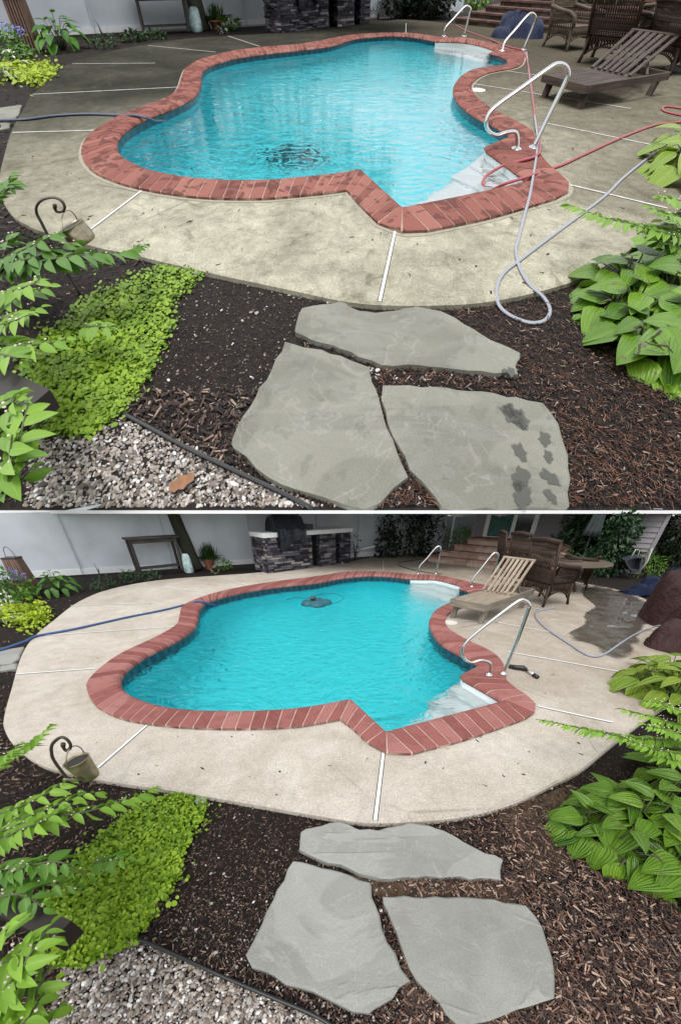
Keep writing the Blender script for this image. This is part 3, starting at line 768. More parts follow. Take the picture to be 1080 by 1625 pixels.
def branch(mbL, mbS, pts, leaf, n, seed, wid=.46, droop=.35, rl=None, r0=.006, buds=None):
    r = np.random.default_rng(seed)
    c = np.array(crom([tuple(p) for p in pts], 8)); acc = np.concatenate([[0], np.cumsum(np.linalg.norm(np.diff(c, axis=0), axis=1))])
    t = np.linspace(.04, 1.0, n) * acc[-1]
    pos = np.stack([np.interp(t, acc, c[:, k]) for k in range(3)], -1)
    tan = np.stack([np.interp(np.minimum(t + .02, acc[-1]), acc, c[:, k]) - np.interp(np.maximum(t - .02, 0), acc, c[:, k]) for k in range(3)], -1)
    tan /= np.linalg.norm(tan, axis=1, keepdims=True)
    up = np.tile([0, 0, 1.0], (n, 1)); sd_ = np.cross(tan, up); sd_ /= np.linalg.norm(sd_, axis=1, keepdims=True) + 1e-9
    if mbL.rowmax is not None:
        ok = A.px(pos)[:, 1] < mbL.rowmax; pos, tan, sd_, up, t = pos[ok], tan[ok], sd_[ok], up[ok], t[ok]; n = len(pos)
        if n < 2: return
    sg = np.where(np.arange(n) % 2, 1.0, -1.0)
    d = tan * r.uniform(.35, .75, (n, 1)) + sd_ * sg[:, None] * r.uniform(.6, 1.0, (n, 1)); d[-1] = tan[-1]
    d[:, 2] -= r.uniform(.3, 1.0, n) * droop
    u = up + r.normal(0, .45, (n, 3)) + sd_ * (sg * .35)[:, None]
    s = leaf * r.uniform(.75, 1.15, n) * np.interp(np.linspace(0, 1, n), [0, .75, 1], [1, 1, .6])
    rn = np.clip(r.normal(.5, .2, n) + np.linspace(-.12, .25, n), 0, 1)
    mbL.scatter(LEAF[0], LEAF[1], pos, frames(d, u, s * wid, s, s), rn, LEAF[2])
    mbS.tube([Vector(p) for p in c], list(np.linspace(r0, r0 * .35, len(c))), 6)
    if buds is not None:
        k = max(3, n // 2); q = pos[r.integers(0, n, k)] + r.normal(0, .012, (k, 3)); q[:, 2] += .012
        o = np.array([(1, 0, 0), (-1, 0, 0), (0, 1, 0), (0, -1, 0), (0, 0, 1), (0, 0, -1)], float)
        f = [(0, 2, 4), (2, 1, 4), (1, 3, 4), (3, 0, 4), (2, 0, 5), (1, 2, 5), (3, 1, 5), (0, 3, 5)]
        buds.scatter(o, f, q, np.tile(np.eye(3), (k, 1, 1)) * r.uniform(.003, .006, (k, 1, 1)), r.uniform(0, 1, k))
def shrub(G, name, label, cat, branches, leaf, mat, base, seed, group=None, dens=1.0, wid=.46, buds=True):
    """branches: lists of (px, py, height above the bed)"""
    t = thing(G, name, label, cat, base, group); L_, S_, Bd = MB(), MB(), MB()
    if G is A: L_.rowmax = 775
    for k, br in enumerate(branches):
        pts = [G.g(*q) for q in br]
        ln = sum((pts[i + 1] - pts[i]).length for i in range(len(pts) - 1))
        branch(L_, S_, pts, leaf, max(6, int(ln / leaf * 3.4 * dens)), seed + k, wid, buds=Bd if buds else None)
    mesh(G, 'foliage', L_, mat, t, smooth=True); mesh(G, 'stem', S_, M['stem'], t, smooth=True)
    if buds and Bd.n: mesh(G, 'buds', Bd, M['bud'], t)
    return t
def hosta(G, name, label, cat, spots, ll, n, mat, seed, hgt=.32, R=.34, group=None, base=HOSTA, wid=.66, steep=0.0):
    """spots: base points on the ground (px); a rosette of ribbed leaves on stalks at each"""
    r = np.random.default_rng(seed)
    b0 = G.g(spots[0][0], spots[0][1], MUL); t = thing(G, name, label, cat, b0, group); L_, S_ = MB(), MB()
    for sx, sy, k in spots:
        b = np.array(G.g(sx, sy, MUL)); m = int(n * k)
        f = np.sqrt((np.arange(m) + .5) / m); a = np.arange(m) * 2.39996 + r.uniform(0, 6) + r.normal(0, .15, m)
        dr = np.stack([np.cos(a), np.sin(a), 0 * a], -1); kk = k ** .5
        e = b + dr * (R * kk * f * .72)[:, None]; e[:, 2] += hgt * kk * (1.0 - .72 * f ** 1.6) + r.normal(0, .02, m)
        pit = .45 - 1.25 * f + r.normal(0, .2, m) - steep
        d = dr * np.cos(pit)[:, None]; d[:, 2] = np.sin(pit); d += r.normal(0, .12, (m, 3))
        u = -dr * np.sin(pit)[:, None] * .6; u[:, 2] += 1.0; u += r.normal(0, .18, (m, 3))
        s = ll * r.uniform(.72, 1.12, m) * (.7 + .35 * f)
        L_.scatter(base[0], base[1], e, frames(d, u, s * wid, s, s * .9), np.clip(r.normal(.45, .22, m) + .15 * (1 - f), 0, 1), base[2])
        for i in range(m):
            p0, p1 = Vector(b + dr[i] * .03), Vector(e[i]); pm = p0.lerp(p1, .5) + Vector((0, 0, .06 * hgt / .3))
            S_.tube([p0, pm, p1], [.006, .005, .004], 5)
    mesh(G, 'foliage', L_, mat, t, smooth=True); mesh(G, 'stem', S_, M['stem'], t, smooth=True)
    return t
def tube_px(G, name, label, cat, px, r, mat, group=None, n=8, z=None, sub=6):
    pts = [Vector(p) for p in crom([tuple(G.g(q[0], q[1], (q[2] if len(q) > 2 else 0) + r)) for q in px], sub)]
    mb = MB(); mb.tube(pts, r, n)
    return single(G, name, mb, mat, label, cat, group, True, base=pts[0])
def rail(G, label, feet, path, r, group):
    """a bent steel pool rail standing in one upright plane"""
    f = [G.g(*q, .035) for q in feet]
    t = thing(G, 'pool_handrail', label, 'handrail', Vector((f[0].x, f[0].y, .035)), group)
    m = len(path); pts = []
    for i, q in enumerate(path):
        y = f[0].y + (f[-1].y - f[0].y) * i / (m - 1)
        pts.append(tuple(G.at(q[0], q[1], y)))
    pts[0] = tuple(f[0]); pts[-1] = tuple(f[-1])
    mb = MB(); mb.tube([Vector(p) for p in crom(pts, 7)], r, 14)
    mesh(G, 'rail', mb, M['steel'], t, smooth=True)
    for q in f:
        fb = MB(); fb.lathe([(r * 2.5, 0), (r * 2.5, .004), (r * 2.1, .014), (r * 1.2, .022), (r * 1.0, .03)], q, 20)
        mesh(G, 'escutcheon', fb, M['steel'], t, smooth=True)
def lounger(G, label, fl, fr, br, zt, back_top, hinge, mat, mat_d):
    a, b, c = G.g(*fl), G.g(*fr), G.g(*br)
    u, v = b - a, c - b; lu, lv = u.length, v.length
    P = lambda s, q, z: a + u * s + v * q + Vector((0, 0, z))
    t = thing(G, 'sun_lounger', label, 'sun lounger', a)
    def slab(mb, s0, s1, q0, q1, z0, z1): mb.hexa([P(s0, q0, z0), P(s1, q0, z0), P(s1, q1, z0), P(s0, q1, z0), P(s0, q0, z1), P(s1, q0, z1), P(s1, q1, z1), P(s0, q1, z1)])
    z0 = zt - .10; e = .035 / lu; eq = .035 / lv
    fm_ = MB(); slab(fm_, -.02, 1.02, 0, eq, z0, zt + .004); slab(fm_, -.02, 1.02, 1 - eq, 1, z0, zt + .004)
    slab(fm_, -.02, -.02 + e, eq, 1 - eq, z0, zt); slab(fm_, 1.02 - e, 1.02, eq, 1 - eq, z0, zt)
    mesh(G, 'frame', fm_, mat_d, t)
    for s in (0.02, .98 - e * 2):
        for q in (.03, .86):
            lg = MB(); w = .055 / lv
            lg.hexa([P(s, q - .0, 0), P(s + 2 * e, q, 0), P(s + 2 * e, q + w, 0), P(s, q + w, 0), P(s, q + .03, z0 + .03), P(s + 2 * e, q + .03, z0 + .03), P(s + 2 * e, q + .03 + w * 1.3, z0 + .03), P(s, q + .03 + w * 1.3, z0 + .03)])
            mesh(G, 'leg', lg, mat_d, t)
    st = MB(); n = 7; q1 = hinge
    for k in range(n):
        x0 = .03 + (.94) * k / n; slab(st, x0 + .004, x0 + .94 / n - .010, eq * 1.2, q1, zt - .028, zt - .004)
    mesh(G, 'seat_slats', st, mat, t)
    # back: two battens and seven long slats, raised
    bl, brr = P(.05, hinge, zt), P(.95, hinge, zt)
    tl, tr = Vector(back_top[0]), Vector(back_top[1])
    nrm = (brr - bl).cross(tl - bl).normalized(); bk = MB()
    BP = lambda s, q, o: (bl.lerp(brr, s)).lerp(tl.lerp(tr, s), q) + nrm * o
    def bs(s0, s1, q0, q1, o0, o1): bk.hexa([BP(s0, q0, o0), BP(s1, q0, o0), BP(s1, q1, o0), BP(s0, q1, o0), BP(s0, q0, o1), BP(s1, q0, o1), BP(s1, q1, o1), BP(s0, q1, o1)])
    for k in range(n):
        s0 = k / n; wd = .62 if 0 < k < n - 1 else .5
        bs(s0 + (.19 / n if 0 < k < n - 1 else (0 if k == 0 else .5 / n)), s0 + ((.19 + wd) / n if 0 < k < n - 1 else (.5 / n if k == 0 else 1 / n)), .015, .955, 0, .022)
    bs(-.01, 1.01, .955, 1.0, -.004, .026); bs(0, 1, .40, .46, -.026, -.002); bs(0, 1, .0, .05, -.026, -.002)
    mesh(G, 'backrest', bk, mat, t)
    pr = MB(); pr.bar(BP(.25, .55, -.03), P(.25, min(.95, hinge + .35), zt - .06), .03, .04); pr.bar(BP(.75, .55, -.03), P(.75, min(.95, hinge + .35), zt - .06), .03, .04)
    mesh(G, 'prop', pr, mat_d, t)
def wicker_chair(G, label, px, ang, sc=1.0, mat='wicker', hb=1.0, group=None, lean=.14):
    o = G.g(*px); ca, sa = math.cos(ang), math.sin(ang)
    def P(x, y, z): return o + Vector(((x * ca - y * sa) * sc, (x * sa + y * ca) * sc, z * sc))
    m = M[mat]; t = thing(G, 'wicker_chair', label, 'chair', o, group)
    s = MB(); s.hexa([P(-.29, -.28, .34), P(.29, -.28, .34), P(.27, .25, .34), P(-.27, .25, .34), P(-.29, -.28, .40), P(.29, -.28, .41), P(.27, .25, .39), P(-.27, .25, .39)])
    mesh(G, 'seat', s, m, t)
    b = MB(); yb = lambda z: .25 + lean * (z - .36) / .6
    for x in (-.29, .29): b.tube([P(x, yb(.2), .2), P(x, yb(hb * .6), hb * .6), P(x * .97, yb(hb), hb)], .024 * sc, 8)
    b.tube([P(-.30, yb(hb), hb), P(0, yb(hb) + .02, hb + .025), P(.30, yb(hb), hb)], .032 * sc, 8)
    for z in (.46, .56, .66, hb - .08): b.tube([P(-.29, yb(z), z), P(.29, yb(z), z)], .013 * sc, 6)
    for k in range(19):
        x = -.27 + .03 * k; b.tube([P(x, yb(.36), .36), P(x, yb(hb), hb)], .0085 * sc, 5)
    for z in np.arange(.39, .60, .022): b.tube([P(-.28, yb(z) + .006, z), P(.28, yb(z) + .006, z)], .009 * sc, 5)
    mesh(G, 'backrest', b, m, t, smooth=True)
    for sg in (-1, 1):
        a = MB(); a.tube([P(.29 * sg, yb(.70), .70), P(.33 * sg, .05, .655), P(.34 * sg, -.20, .63), P(.33 * sg, -.31, .57), P(.31 * sg, -.31, .40)], .034 * sc, 8)
        for k in range(11):
            y = .22 - .05 * k; a.tube([P(.29 * sg, y, .36), P(.325 * sg, y, .65)], .0085 * sc, 5)
        a.tube([P(.30 * sg, .24, .5), P(.31 * sg, -.28, .5)], .013 * sc, 5)
        mesh(G, 'armrest', a, m, t, smooth=True)
    ap = MB(); cs = [(-.29, -.28), (.29, -.28), (.27, .25), (-.27, .25)]
    for i in range(4):
        p, q = cs[i], cs[(i + 1) % 4]; arch = []
        for k in range(15):
            f = k / 14; x, y = p[0] + (q[0] - p[0]) * f, p[1] + (q[1] - p[1]) * f; z = .12 + .12 * math.sin(math.pi * f) ** .7
            arch.append(P(x, y, z)); ap.tube([P(x, y, z), P(x, y, .36)], .0085 * sc, 5)
        ap.tube(arch, .016 * sc, 6)
    mesh(G, 'apron', ap, m, t, smooth=True)
    for x, y in cs:
        l = MB(); l.tube([P(x * 1.12, y * 1.14, 0), P(x * 1.04, y * 1.05, .14), P(x, y, .36)], [.026 * sc, .02 * sc, .024 * sc], 8)
        mesh(G, 'leg', l, m, t, smooth=True)
def stone_face(mb, p0, p1, z0, z1, nrm, seed, hc=.055):
    r = random.Random(seed); p0, p1 = Vector(p0), Vector(p1); ln = (p1 - p0).length; d = (p1 - p0) / ln; n = Vector(nrm)
    z = z0
    while z < z1 - .01:
        h = min(hc * r.uniform(.7, 1.35), z1 - z); x = -r.uniform(0, .2)
        while x < ln:
            w = r.uniform(.10, .34); a, b = max(0, x), min(ln, x + w); x += w
            if b - a < .015: continue
            o = r.uniform(.0, .035); g = .004
            q0, q1 = p0 + d * (a + g), p0 + d * (b - g); j = r.uniform(-.004, .004)
            mb.hexa([q0 + n * o + Vector((0, 0, z + g)), q1 + n * o + Vector((0, 0, z + g + j)), q1 - n * .06 + Vector((0, 0, z + g)), q0 - n * .06 + Vector((0, 0, z + g)),
                     q0 + n * o * .9 + Vector((0, 0, z + h - g)), q1 + n * o * .9 + Vector((0, 0, z + h - g + j)), q1 - n * .06 + Vector((0, 0, z + h - g)), q0 - n * .06 + Vector((0, 0, z + h - g))], r.random())
        z += h
def kitchen(G, label, pl, pr, openings, top, seed):
    a, b = G.g(*pl), G.g(*pr); d = (b - a); ln = d.length; d /= ln; n = Vector((d.y, -d.x, 0)); bk = -n * .75
    t = thing(G, 'outdoor_kitchen', label, 'outdoor kitchen', a)
    st = MB(); x = 0.0
    for (o0, o1) in openings + [(1, 1)]:
        stone_face(st, a + d * ln * x, a + d * ln * o0, 0, top, n, seed + int(x * 50)); 
        if o1 < 1: 
            for f, sg in ((o0, 1), (o1, -1)): stone_face(st, a + d * ln * f, a + d * ln * f + bk * .3, 0, top, d * sg * .3, seed + 9)
        x = o1
    stone_face(st, a + bk, a, 0, top, -d, seed + 5); stone_face(st, b, b + bk, 0, top, d, seed + 6)
    mesh(G, 'stone_base', st, M['stone'], t)
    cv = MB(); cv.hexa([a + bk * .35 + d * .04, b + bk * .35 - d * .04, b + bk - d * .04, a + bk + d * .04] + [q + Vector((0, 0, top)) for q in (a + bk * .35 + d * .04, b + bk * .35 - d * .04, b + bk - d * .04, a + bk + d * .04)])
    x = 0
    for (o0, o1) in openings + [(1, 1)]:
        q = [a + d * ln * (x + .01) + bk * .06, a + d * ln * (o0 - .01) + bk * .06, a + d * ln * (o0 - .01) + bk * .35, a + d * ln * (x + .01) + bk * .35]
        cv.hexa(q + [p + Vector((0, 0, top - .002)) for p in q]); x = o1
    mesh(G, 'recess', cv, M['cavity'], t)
    ct = MB(); e = .05
    q = [a - d * e + n * e, b + d * e + n * e, b + d * e + bk - n * 0, a - d * e + bk]
    ct.hexa([p + Vector((0, 0, top + .002)) for p in q] + [p + Vector((0, 0, top + .10)) for p in q])
    mesh(G, 'counter', ct, M['counter'], t)
    return a, d, n, ln
def grill(G, label, a, d, n, x0, x1, zt, h):
    """a covered grill head on the counter, its cover hanging over the front edge"""
    c = a + d * (x0 + x1) / 2; w = (x1 - x0); t = thing(G, 'covered_grill', label, 'grill', c - n * .3 + Vector((0, 0, zt)))
    mb = MB(); prof = [(.10, -.30), (.115, -.12), (.10, .02), (.07, .10), (.02, .20), (-.10, h * .9), (-.28, h), (-.46, h * .86), (-.56, h * .5), (-.60, .02)]
    V, Fc, K = [], [], 13
    for k in range(K):
        f = k / (K - 1); bulge = 1 - abs(2 * f - 1) ** 6 * .25; sag = .03 * math.sin(f * 19) + .05 * math.sin(f * 7 + 1)
        for (o, z) in prof:
            zz = z * bulge if z > 0 else z * (1 + .35 * math.sin(f * 6 + .7)) ; V.append(a + d * (x0 + w * f) + n * (o + sag * .25) + Vector((0, 0, zt + zz)))
    m = len(prof)
    for k in range(K - 1):
        for i in range(m - 1): Fc.append((k * m + i, k * m + i + 1, (k + 1) * m + i + 1, (k + 1) * m + i))
    Fc.append(tuple(range(m))); Fc.append(tuple((K - 1) * m + i for i in range(m))[::-1])
    mb.add(V, Fc)
    mesh(G, 'cover', mb, M['cover'], t, smooth=True)
def console(G, label, fl, fr, h, depth=.38):
    a, b = G.g(*fl), G.g(*fr); d = b - a; n = Vector((-d.y, d.x, 0)).normalized() * depth
    t = thing(G, 'console_table', label, 'table', a); m = M['wood_grey']
    for p in (a, b):
        for q in (0, 1):
            l = MB(); l.bar(p + n * q, p + n * q + Vector((0, 0, h)), .055, .055); mesh(G, 'leg', l, m, t)
    tp = MB(); e = d.normalized() * .09
    for k in range(4):
        p0, p1 = -.12 + k * .31, -.12 + (k + 1) * .31 - .02
        tp.hexa([a - e + n * p0 + Vector((0, 0, h)), b + e + n * p0 + Vector((0, 0, h)), b + e + n * p1 + Vector((0, 0, h)), a - e + n * p1 + Vector((0, 0, h))] +
                [q + Vector((0, 0, h + .035)) for q in (a - e + n * p0, b + e + n * p0, b + e + n * p1, a - e + n * p1)])
    mesh(G, 'tabletop', tp, m, t)
    sh = MB()
    for k in range(2): sh.bar(a + n * (.25 + .5 * k) + Vector((0, 0, .14)), b + n * (.25 + .5 * k) + Vector((0, 0, .14)), .14, .025)
    mesh(G, 'shelf', sh, m, t)
    for k in (0, 1):
        sh = MB(); sh.bar(a + n * k + Vector((0, 0, h - .05)), b + n * k + Vector((0, 0, h - .05)), .03, .07); mesh(G, 'apron_rail', sh, m, t)
def fence(G, label, path, top, seams, capf):
    """solid white panels between posts; top may follow what stands over it"""
    t = thing(G, 'vinyl_fence', label, 'fence', path[0])
    for i in range(len(path) - 1):
        a, b = path[i], path[i + 1]; d = (b - a); ln = d.length; d /= ln; n = Vector((d.y, -d.x, 0)) * .02
        mb = MB(); za, zb = top(a), top(b)
        mb.hexa([a + n, b + n, b - n, a - n, a + n + Vector((0, 0, za)), b + n + Vector((0, 0, zb)), b - n + Vector((0, 0, zb)), a - n + Vector((0, 0, za))])
        mesh(G, 'panel', mb, M['vinyl'], t)
        rl = MB(); rl.hexa([a + n * 2 + Vector((0, 0, 0)), b + n * 2, b + n * 1.05, a + n * 1.05] + [q + Vector((0, 0, .13)) for q in (a + n * 2, b + n * 2, b + n * 1.05, a + n * 1.05)])
        mesh(G, 'bottom_rail', rl, M['trim'], t)
    for p in path:
        ps = MB(); z = top(p); ps.box(p, (.035, .11, z), 0.35); mesh(G, 'post', ps, M['vinyl_shadow'], t)
    return t
def trunk(G, label, px, r, top, lean, group=None, unseen_crown=None):
    b = G.g(*px, MUL); t = thing(G, 'tree', label, 'tree', b, group); mb = MB(); pts, rs = [], []
    for k in range(9):
        f = k / 8; pts.append(b + Vector((lean[0] * f, lean[1] * f, top * f))); rs.append(r * (1.25 - .35 * f if k else 1.5) * (1 + .03 * math.sin(k * 2.3)))
    mb.tube(pts, rs, 14); mesh(G, 'trunk', mb, M['bark'], t, smooth=True)
    if unseen_crown:  # unseen crowns, added and spread to darken the upper pool's reflection
        cr = MB()
        for k, (dx, dz, rx, rz, n) in enumerate(unseen_crown): leaf_blob(cr, tuple(b + Vector((dx, .3, dz))), (rx, 1.2, rz), n, .34, 300 + k + int(px[0]), clump=46)
        mesh(G, 'unseen_crown', cr, M['ever'], t, smooth=True)
    return t
def lantern_box(G, label, px, wb, wt, h):
    b = G.g(*px, MUL); t = thing(G, 'slatted_wood_lantern', label, 'lantern', b)
    sl_, cp, hd = MB(), MB(), MB()
    for sd_ in range(4):
        an = sd_ * math.pi / 2 + .2; R_ = Matrix.Rotation(an, 3, 'Z')
        for k in range(6):
            x = (k + .5) / 6 - .5
            p0 = b + R_ @ Vector((x * wb, -wb / 2, .02)); p1 = b + R_ @ Vector((x * wt, -wt / 2, h))
            sl_.bar(p0, p1, wb / 6 * .55, .016, R_ @ Vector((0, -1, 0)))
    for z, w in ((.03, wb), (h, wt)): cp.box(b + Vector((0, 0, z - .012)), (w * 1.08, w * 1.08, .03), .2)
    cp.box(b + Vector((0, 0, .02)), (wb * .6, wb * .6, h * .9), .2)
    pts = [b + Vector((wt * .42 * math.cos(q), 0, h + .20 * math.sin(q))) for q in np.linspace(0, math.pi, 14)]
    hd.tube(pts, .006, 6)
    mesh(G, 'slats', sl_, M['wood_slat'], t); mesh(G, 'frame', cp, M['iron'], t); mesh(G, 'handle', hd, M['iron'], t, smooth=True)
def sack(G, label, px, w, h):
    b = G.g(*px, MUL); mb = MB(); V, Fc = [], []; K = 12
    for i, (z, s, dz) in enumerate([(0, .8, .9), (.05, 1, 1), (.35, 1.06, 1.0), (.7, .98, .8), (.9, .8, .5), (1.0, .5, .22)]):
        for k in range(K):
            a = 2 * math.pi * k / K; rr = 1 + .07 * math.sin(3 * a + i * 1.7)
            V.append(b + Vector((math.cos(a) * w / 2 * s * rr, math.sin(a) * w / 3.2 * dz * rr, z * h)))
    for i in range(5):
        for k in range(K): l = (k + 1) % K; Fc.append((i * K + k, i * K + l, (i + 1) * K + l, (i + 1) * K + k))
    Fc.append(tuple(range(K))[::-1]); Fc.append(tuple(5 * K + k for k in range(K)))
    mb.add(V, Fc); return single(G, 'garden_sack', mb, M['bag'], label, 'bag', None, True, base=b)
def blades(mb, c, n, h, spread, seed, w=.014):
    r = np.random.default_rng(seed); V0, F0, L0 = leaf_mesh(5, 3, lambda t: .5 * (1 - t) ** .6 + .01, .2, .0)
    V0 = V0.copy(); V0[:, 2] -= .35 * V0[:, 1] ** 2
    a = r.uniform(0, 2 * np.pi, n); el = r.uniform(.35, 1.45, n); d = np.stack([np.cos(a) * np.cos(el), np.sin(a) * np.cos(el), np.sin(el)], -1)
    u = np.stack([-np.cos(a), -np.sin(a), np.full(n, .6)], -1); u = u * -1; u[:, 2] = .8
    s = h * r.uniform(.6, 1.1, n); pos = np.tile(np.array(c), (n, 1)) + r.normal(0, spread, (n, 3)) * [1, 1, 0]
    mb.scatter(V0, F0, pos, frames(d, u, np.full(n, w), s, s), r.uniform(0, 1, n), L0)
def pot(G, name, label, px, r, h, mat, plant=None, seed=1, leafm='dull'):
    b = G.g(*px, MUL); t = thing(G, name, label, 'plant pot', b); mb = MB()
    mb.lathe([(r * .68, 0), (r * .95, h * .82), (r * 1.08, h * .83), (r * 1.08, h), (r * .92, h), (r * .85, h * .86), (0, h * .85)], b, 20); mesh(G, 'pot', mb, M[mat], t, smooth=False)
    p = MB()
    if plant == 'grass': blades(p, b + Vector((0, 0, h * .85)), 150, .42, r * .35, seed, .012)
    else: leaf_blob(p, b + Vector((0, 0, h * 1.15)), (r, r, r * .9), 130, r * .5, seed)
    mesh(G, 'foliage', p, M[leafm], t, smooth=True); return t
def bush(G, name, label, cat, blobs, leaf, mat, seed, base, group=None, lim=None, wid=.55, stems=4, dark=0.0, clump=0, core=None):
    t = thing(G, name, label, cat, base, group); mb = MB()
    for k, (c, rad, n) in enumerate(blobs): leaf_blob(mb, c, rad, n, leaf, seed + k, wid=wid, lim=lim, zmin=MUL, dark=dark, clump=clump)
    mesh(G, 'foliage', mb, M[mat], t, smooth=True); sm = MB(); r = random.Random(seed)
    for k in range(stems):
        c, rad, n = blobs[k % len(blobs)]; c = Vector(c)
        e = c + Vector((r.uniform(-.4, .4) * rad[0], r.uniform(-.4, .4) * rad[1], r.uniform(-.1, .4) * rad[2])); p = Vector((c.x + r.uniform(-.05, .05), c.y + r.uniform(-.05, .05), MUL))
        sm.tube([p, p.lerp(e, .5) + Vector((r.uniform(-.05, .05), 0, 0)), e], [.02, .014, .006], 6)
    if stems: mesh(G, 'stem', sm, M['twig'], t, smooth=True)
    return t
def flagstone(G, label, px, mat, seed, z=-.008, th=.05, group=None):
    r = random.Random(seed); pts = gpts(G, px, z); out = []
    for i in range(len(pts)):
        a, b = pts[i], pts[(i + 1) % len(pts)]; n = max(2, int((b - a).length / .05))
        for k in range(n):
            p = a.lerp(b, k / n); j = .0085 if k else .003
            out.append(p + Vector((r.uniform(-j, j), r.uniform(-j, j), 0)))
    mb = MB(); mb.prism(out, z - th, z, .010)
    b0 = sum(out, Vector()) / len(out); b0.z = z - th
    return single(G, 'flagstone', mb, mat, label, 'flagstone', group, False, b0)
def marks(G, spots, z, seed, parent):
    r = random.Random(seed)
    for (x, y, rad) in spots:
        c = G.g(x, y, z); k = r.uniform(0, 6); V, Lc, Fc = [c], [(1, 0, 0)], []
        for f in (.5, 1.0):
            for i in range(22):
                a = 2 * math.pi * i / 22; rr = f * 1.35 * rad * (1 + .22 * math.sin(2 * a + k) + .16 * math.sin(5 * a + 2 * k) + .08 * math.sin(9 * a + k))
                V.append(c + Vector((math.cos(a) * rr, math.sin(a) * rr * 1.1, 0))); Lc.append((1 - f, 0, 0))
        for i in range(22):
            n = (i + 1) % 22; Fc += [(0, 1 + i, 1 + n), (1 + i, 23 + i, 23 + n, 1 + n)]
        mb = MB(); mb.add(V, Fc, None, 0, Lc); mesh(G, 'wet_patch', mb, M['wet_mark'], parent)
def hook(G, label, lab2, base, path, mouth, mw, bottom, bw, hang):
    """a shepherd's crook with a tin watering-can lantern hanging from it"""
    b = G.g(*base, MUL); y = b.y; mb = MB()
    pts = [tuple(b)] + [tuple(G.at(p[0], p[1], y)) for p in path]
    n0 = 1
    rs = []; c = crom(pts, 7); rs = [.007 if i < len(c) - 6 else .010 for i in range(len(c))]
    mb.tube([Vector(p) for p in c], rs, 8); single(G, 'shepherd_hook', mb, M['iron'], label, 'garden hook', None, True, base=b)
    m0, b0, h0 = G.at(*mouth, y), G.at(*bottom, y), G.at(*hang, y)
    sc = (G.at(mouth[0] + 10, mouth[1], y) - m0).length / 10; R1, R2 = mw * sc, bw * sc
    ax = (m0 - b0); ln = ax.length; q = ax.normalized().to_track_quat('Z', 'Y').to_matrix()
    t = thing(G, 'watering_can_lantern', lab2, 'lantern', b0)
    body = MB(); V = [(R2 * .92, 0), (R2, .01), (R2 * 1.08, ln * .3), (R1 * .98, ln * .8), (R1, ln * .97), (R1 * 1.06, ln), (R1 * 1.0, ln * 1.01), (R1 * .93, ln * .97), (R2 * .9, ln * .1), (0, ln * .1)]
    body.lathe(V, b0, 24, tilt=q); mesh(G, 'body', body, M['tin'], t, smooth=True)
    cup = MB(); cup.lathe([(R1 * .92, ln * .93), (0, ln * .9)], b0, 24, tilt=q); mesh(G, 'opening', cup, M['beam'], t)
    hd = MB(); xa = q @ Vector((1, 0, 0)); P = []
    hh = (h0 - m0).length * 1.0
    for k in range(17):
        a = math.pi * k / 16; P.append(m0 + xa * (R1 * 1.05 * math.cos(a)) + (h0 - m0).normalized() * (hh * math.sin(a)))
    hd.tube(P, .003, 6); mesh(G, 'handle', hd, M['tin'], t, smooth=True)
    sp = MB(); s0 = b0 + ax * .25 + xa * R2; sp.tube([s0, s0 + xa * R1 * .7 + ax * .25, s0 + xa * R1 * 1.2 + ax * .55], [R1 * .22, R1 * .14, R1 * .10], 8)
    mesh(G, 'spout', sp, M['tin'], t, smooth=True)
def brick_steps(G, label, pl, pr, n, rise, run, right_ext, mt, mr, seed, lwrap=.28):
    a, b = G.g(*pl), G.g(*pr); d = (b - a).normalized(); nb = Vector((-d.y, d.x, 0)); ln = (b - a).length + right_ext
    t = thing(G, 'brick_steps', label, 'steps', a); r = random.Random(seed); tr, ri = MB(), MB()
    for k in range(n):
        p0 = a + nb * run * k + d * lwrap * k; z0 = rise * k; L_ = ln - lwrap * k; dep = run * (n - k) + 1.0
        # riser: stone course, tread: bricks on edge with a small overhang
        x = 0.0
        while x < L_:
            w = r.uniform(.22, .42); x1 = min(L_, x + w)
            q = [p0 + d * (x + .004) + nb * r.uniform(0, .008), p0 + d * (x1 - .004) + nb * r.uniform(0, .008), p0 + d * (x1 - .004) + nb * .3, p0 + d * (x + .004) + nb * .3]
            ri.hexa([p + Vector((0, 0, z0)) for p in q] + [p + Vector((0, 0, z0 + rise - .05)) for p in q], r.random()); x = x1
        q = [p0 + nb * .03 + d * .03, p0 + d * L_ + nb * .03, p0 + d * L_ + nb * dep, p0 + nb * dep + d * .03]
        ri.hexa([p + Vector((0, 0, z0)) for p in q] + [p + Vector((0, 0, z0 + rise - .06)) for p in q], .4)
        x = -.03
        while x < L_:
            x1 = min(L_, x + .115)
            q = [p0 + d * (x + .003) - nb * .03, p0 + d * (x1 - .003) - nb * .03, p0 + d * (x1 - .003) + nb * .27, p0 + d * (x + .003) + nb * .27]
            tr.hexa([p + Vector((0, 0, z0 + rise - .05)) for p in q] + [p + Vector((0, 0, z0 + rise)) for p in q], r.random()); x = x1
        q = [p0 + d * -.03 + nb * .275, p0 + d * L_ + nb * .275, p0 + d * L_ + nb * dep, p0 - d * .03 + nb * dep]
        tr.hexa([p + Vector((0, 0, z0 + rise - .055)) for p in q] + [p + Vector((0, 0, z0 + rise - .003)) for p in q], .5)
    mesh(G, 'risers', ri, mr, t); mesh(G, 'treads', tr, mt, t)
    return a, d, nb
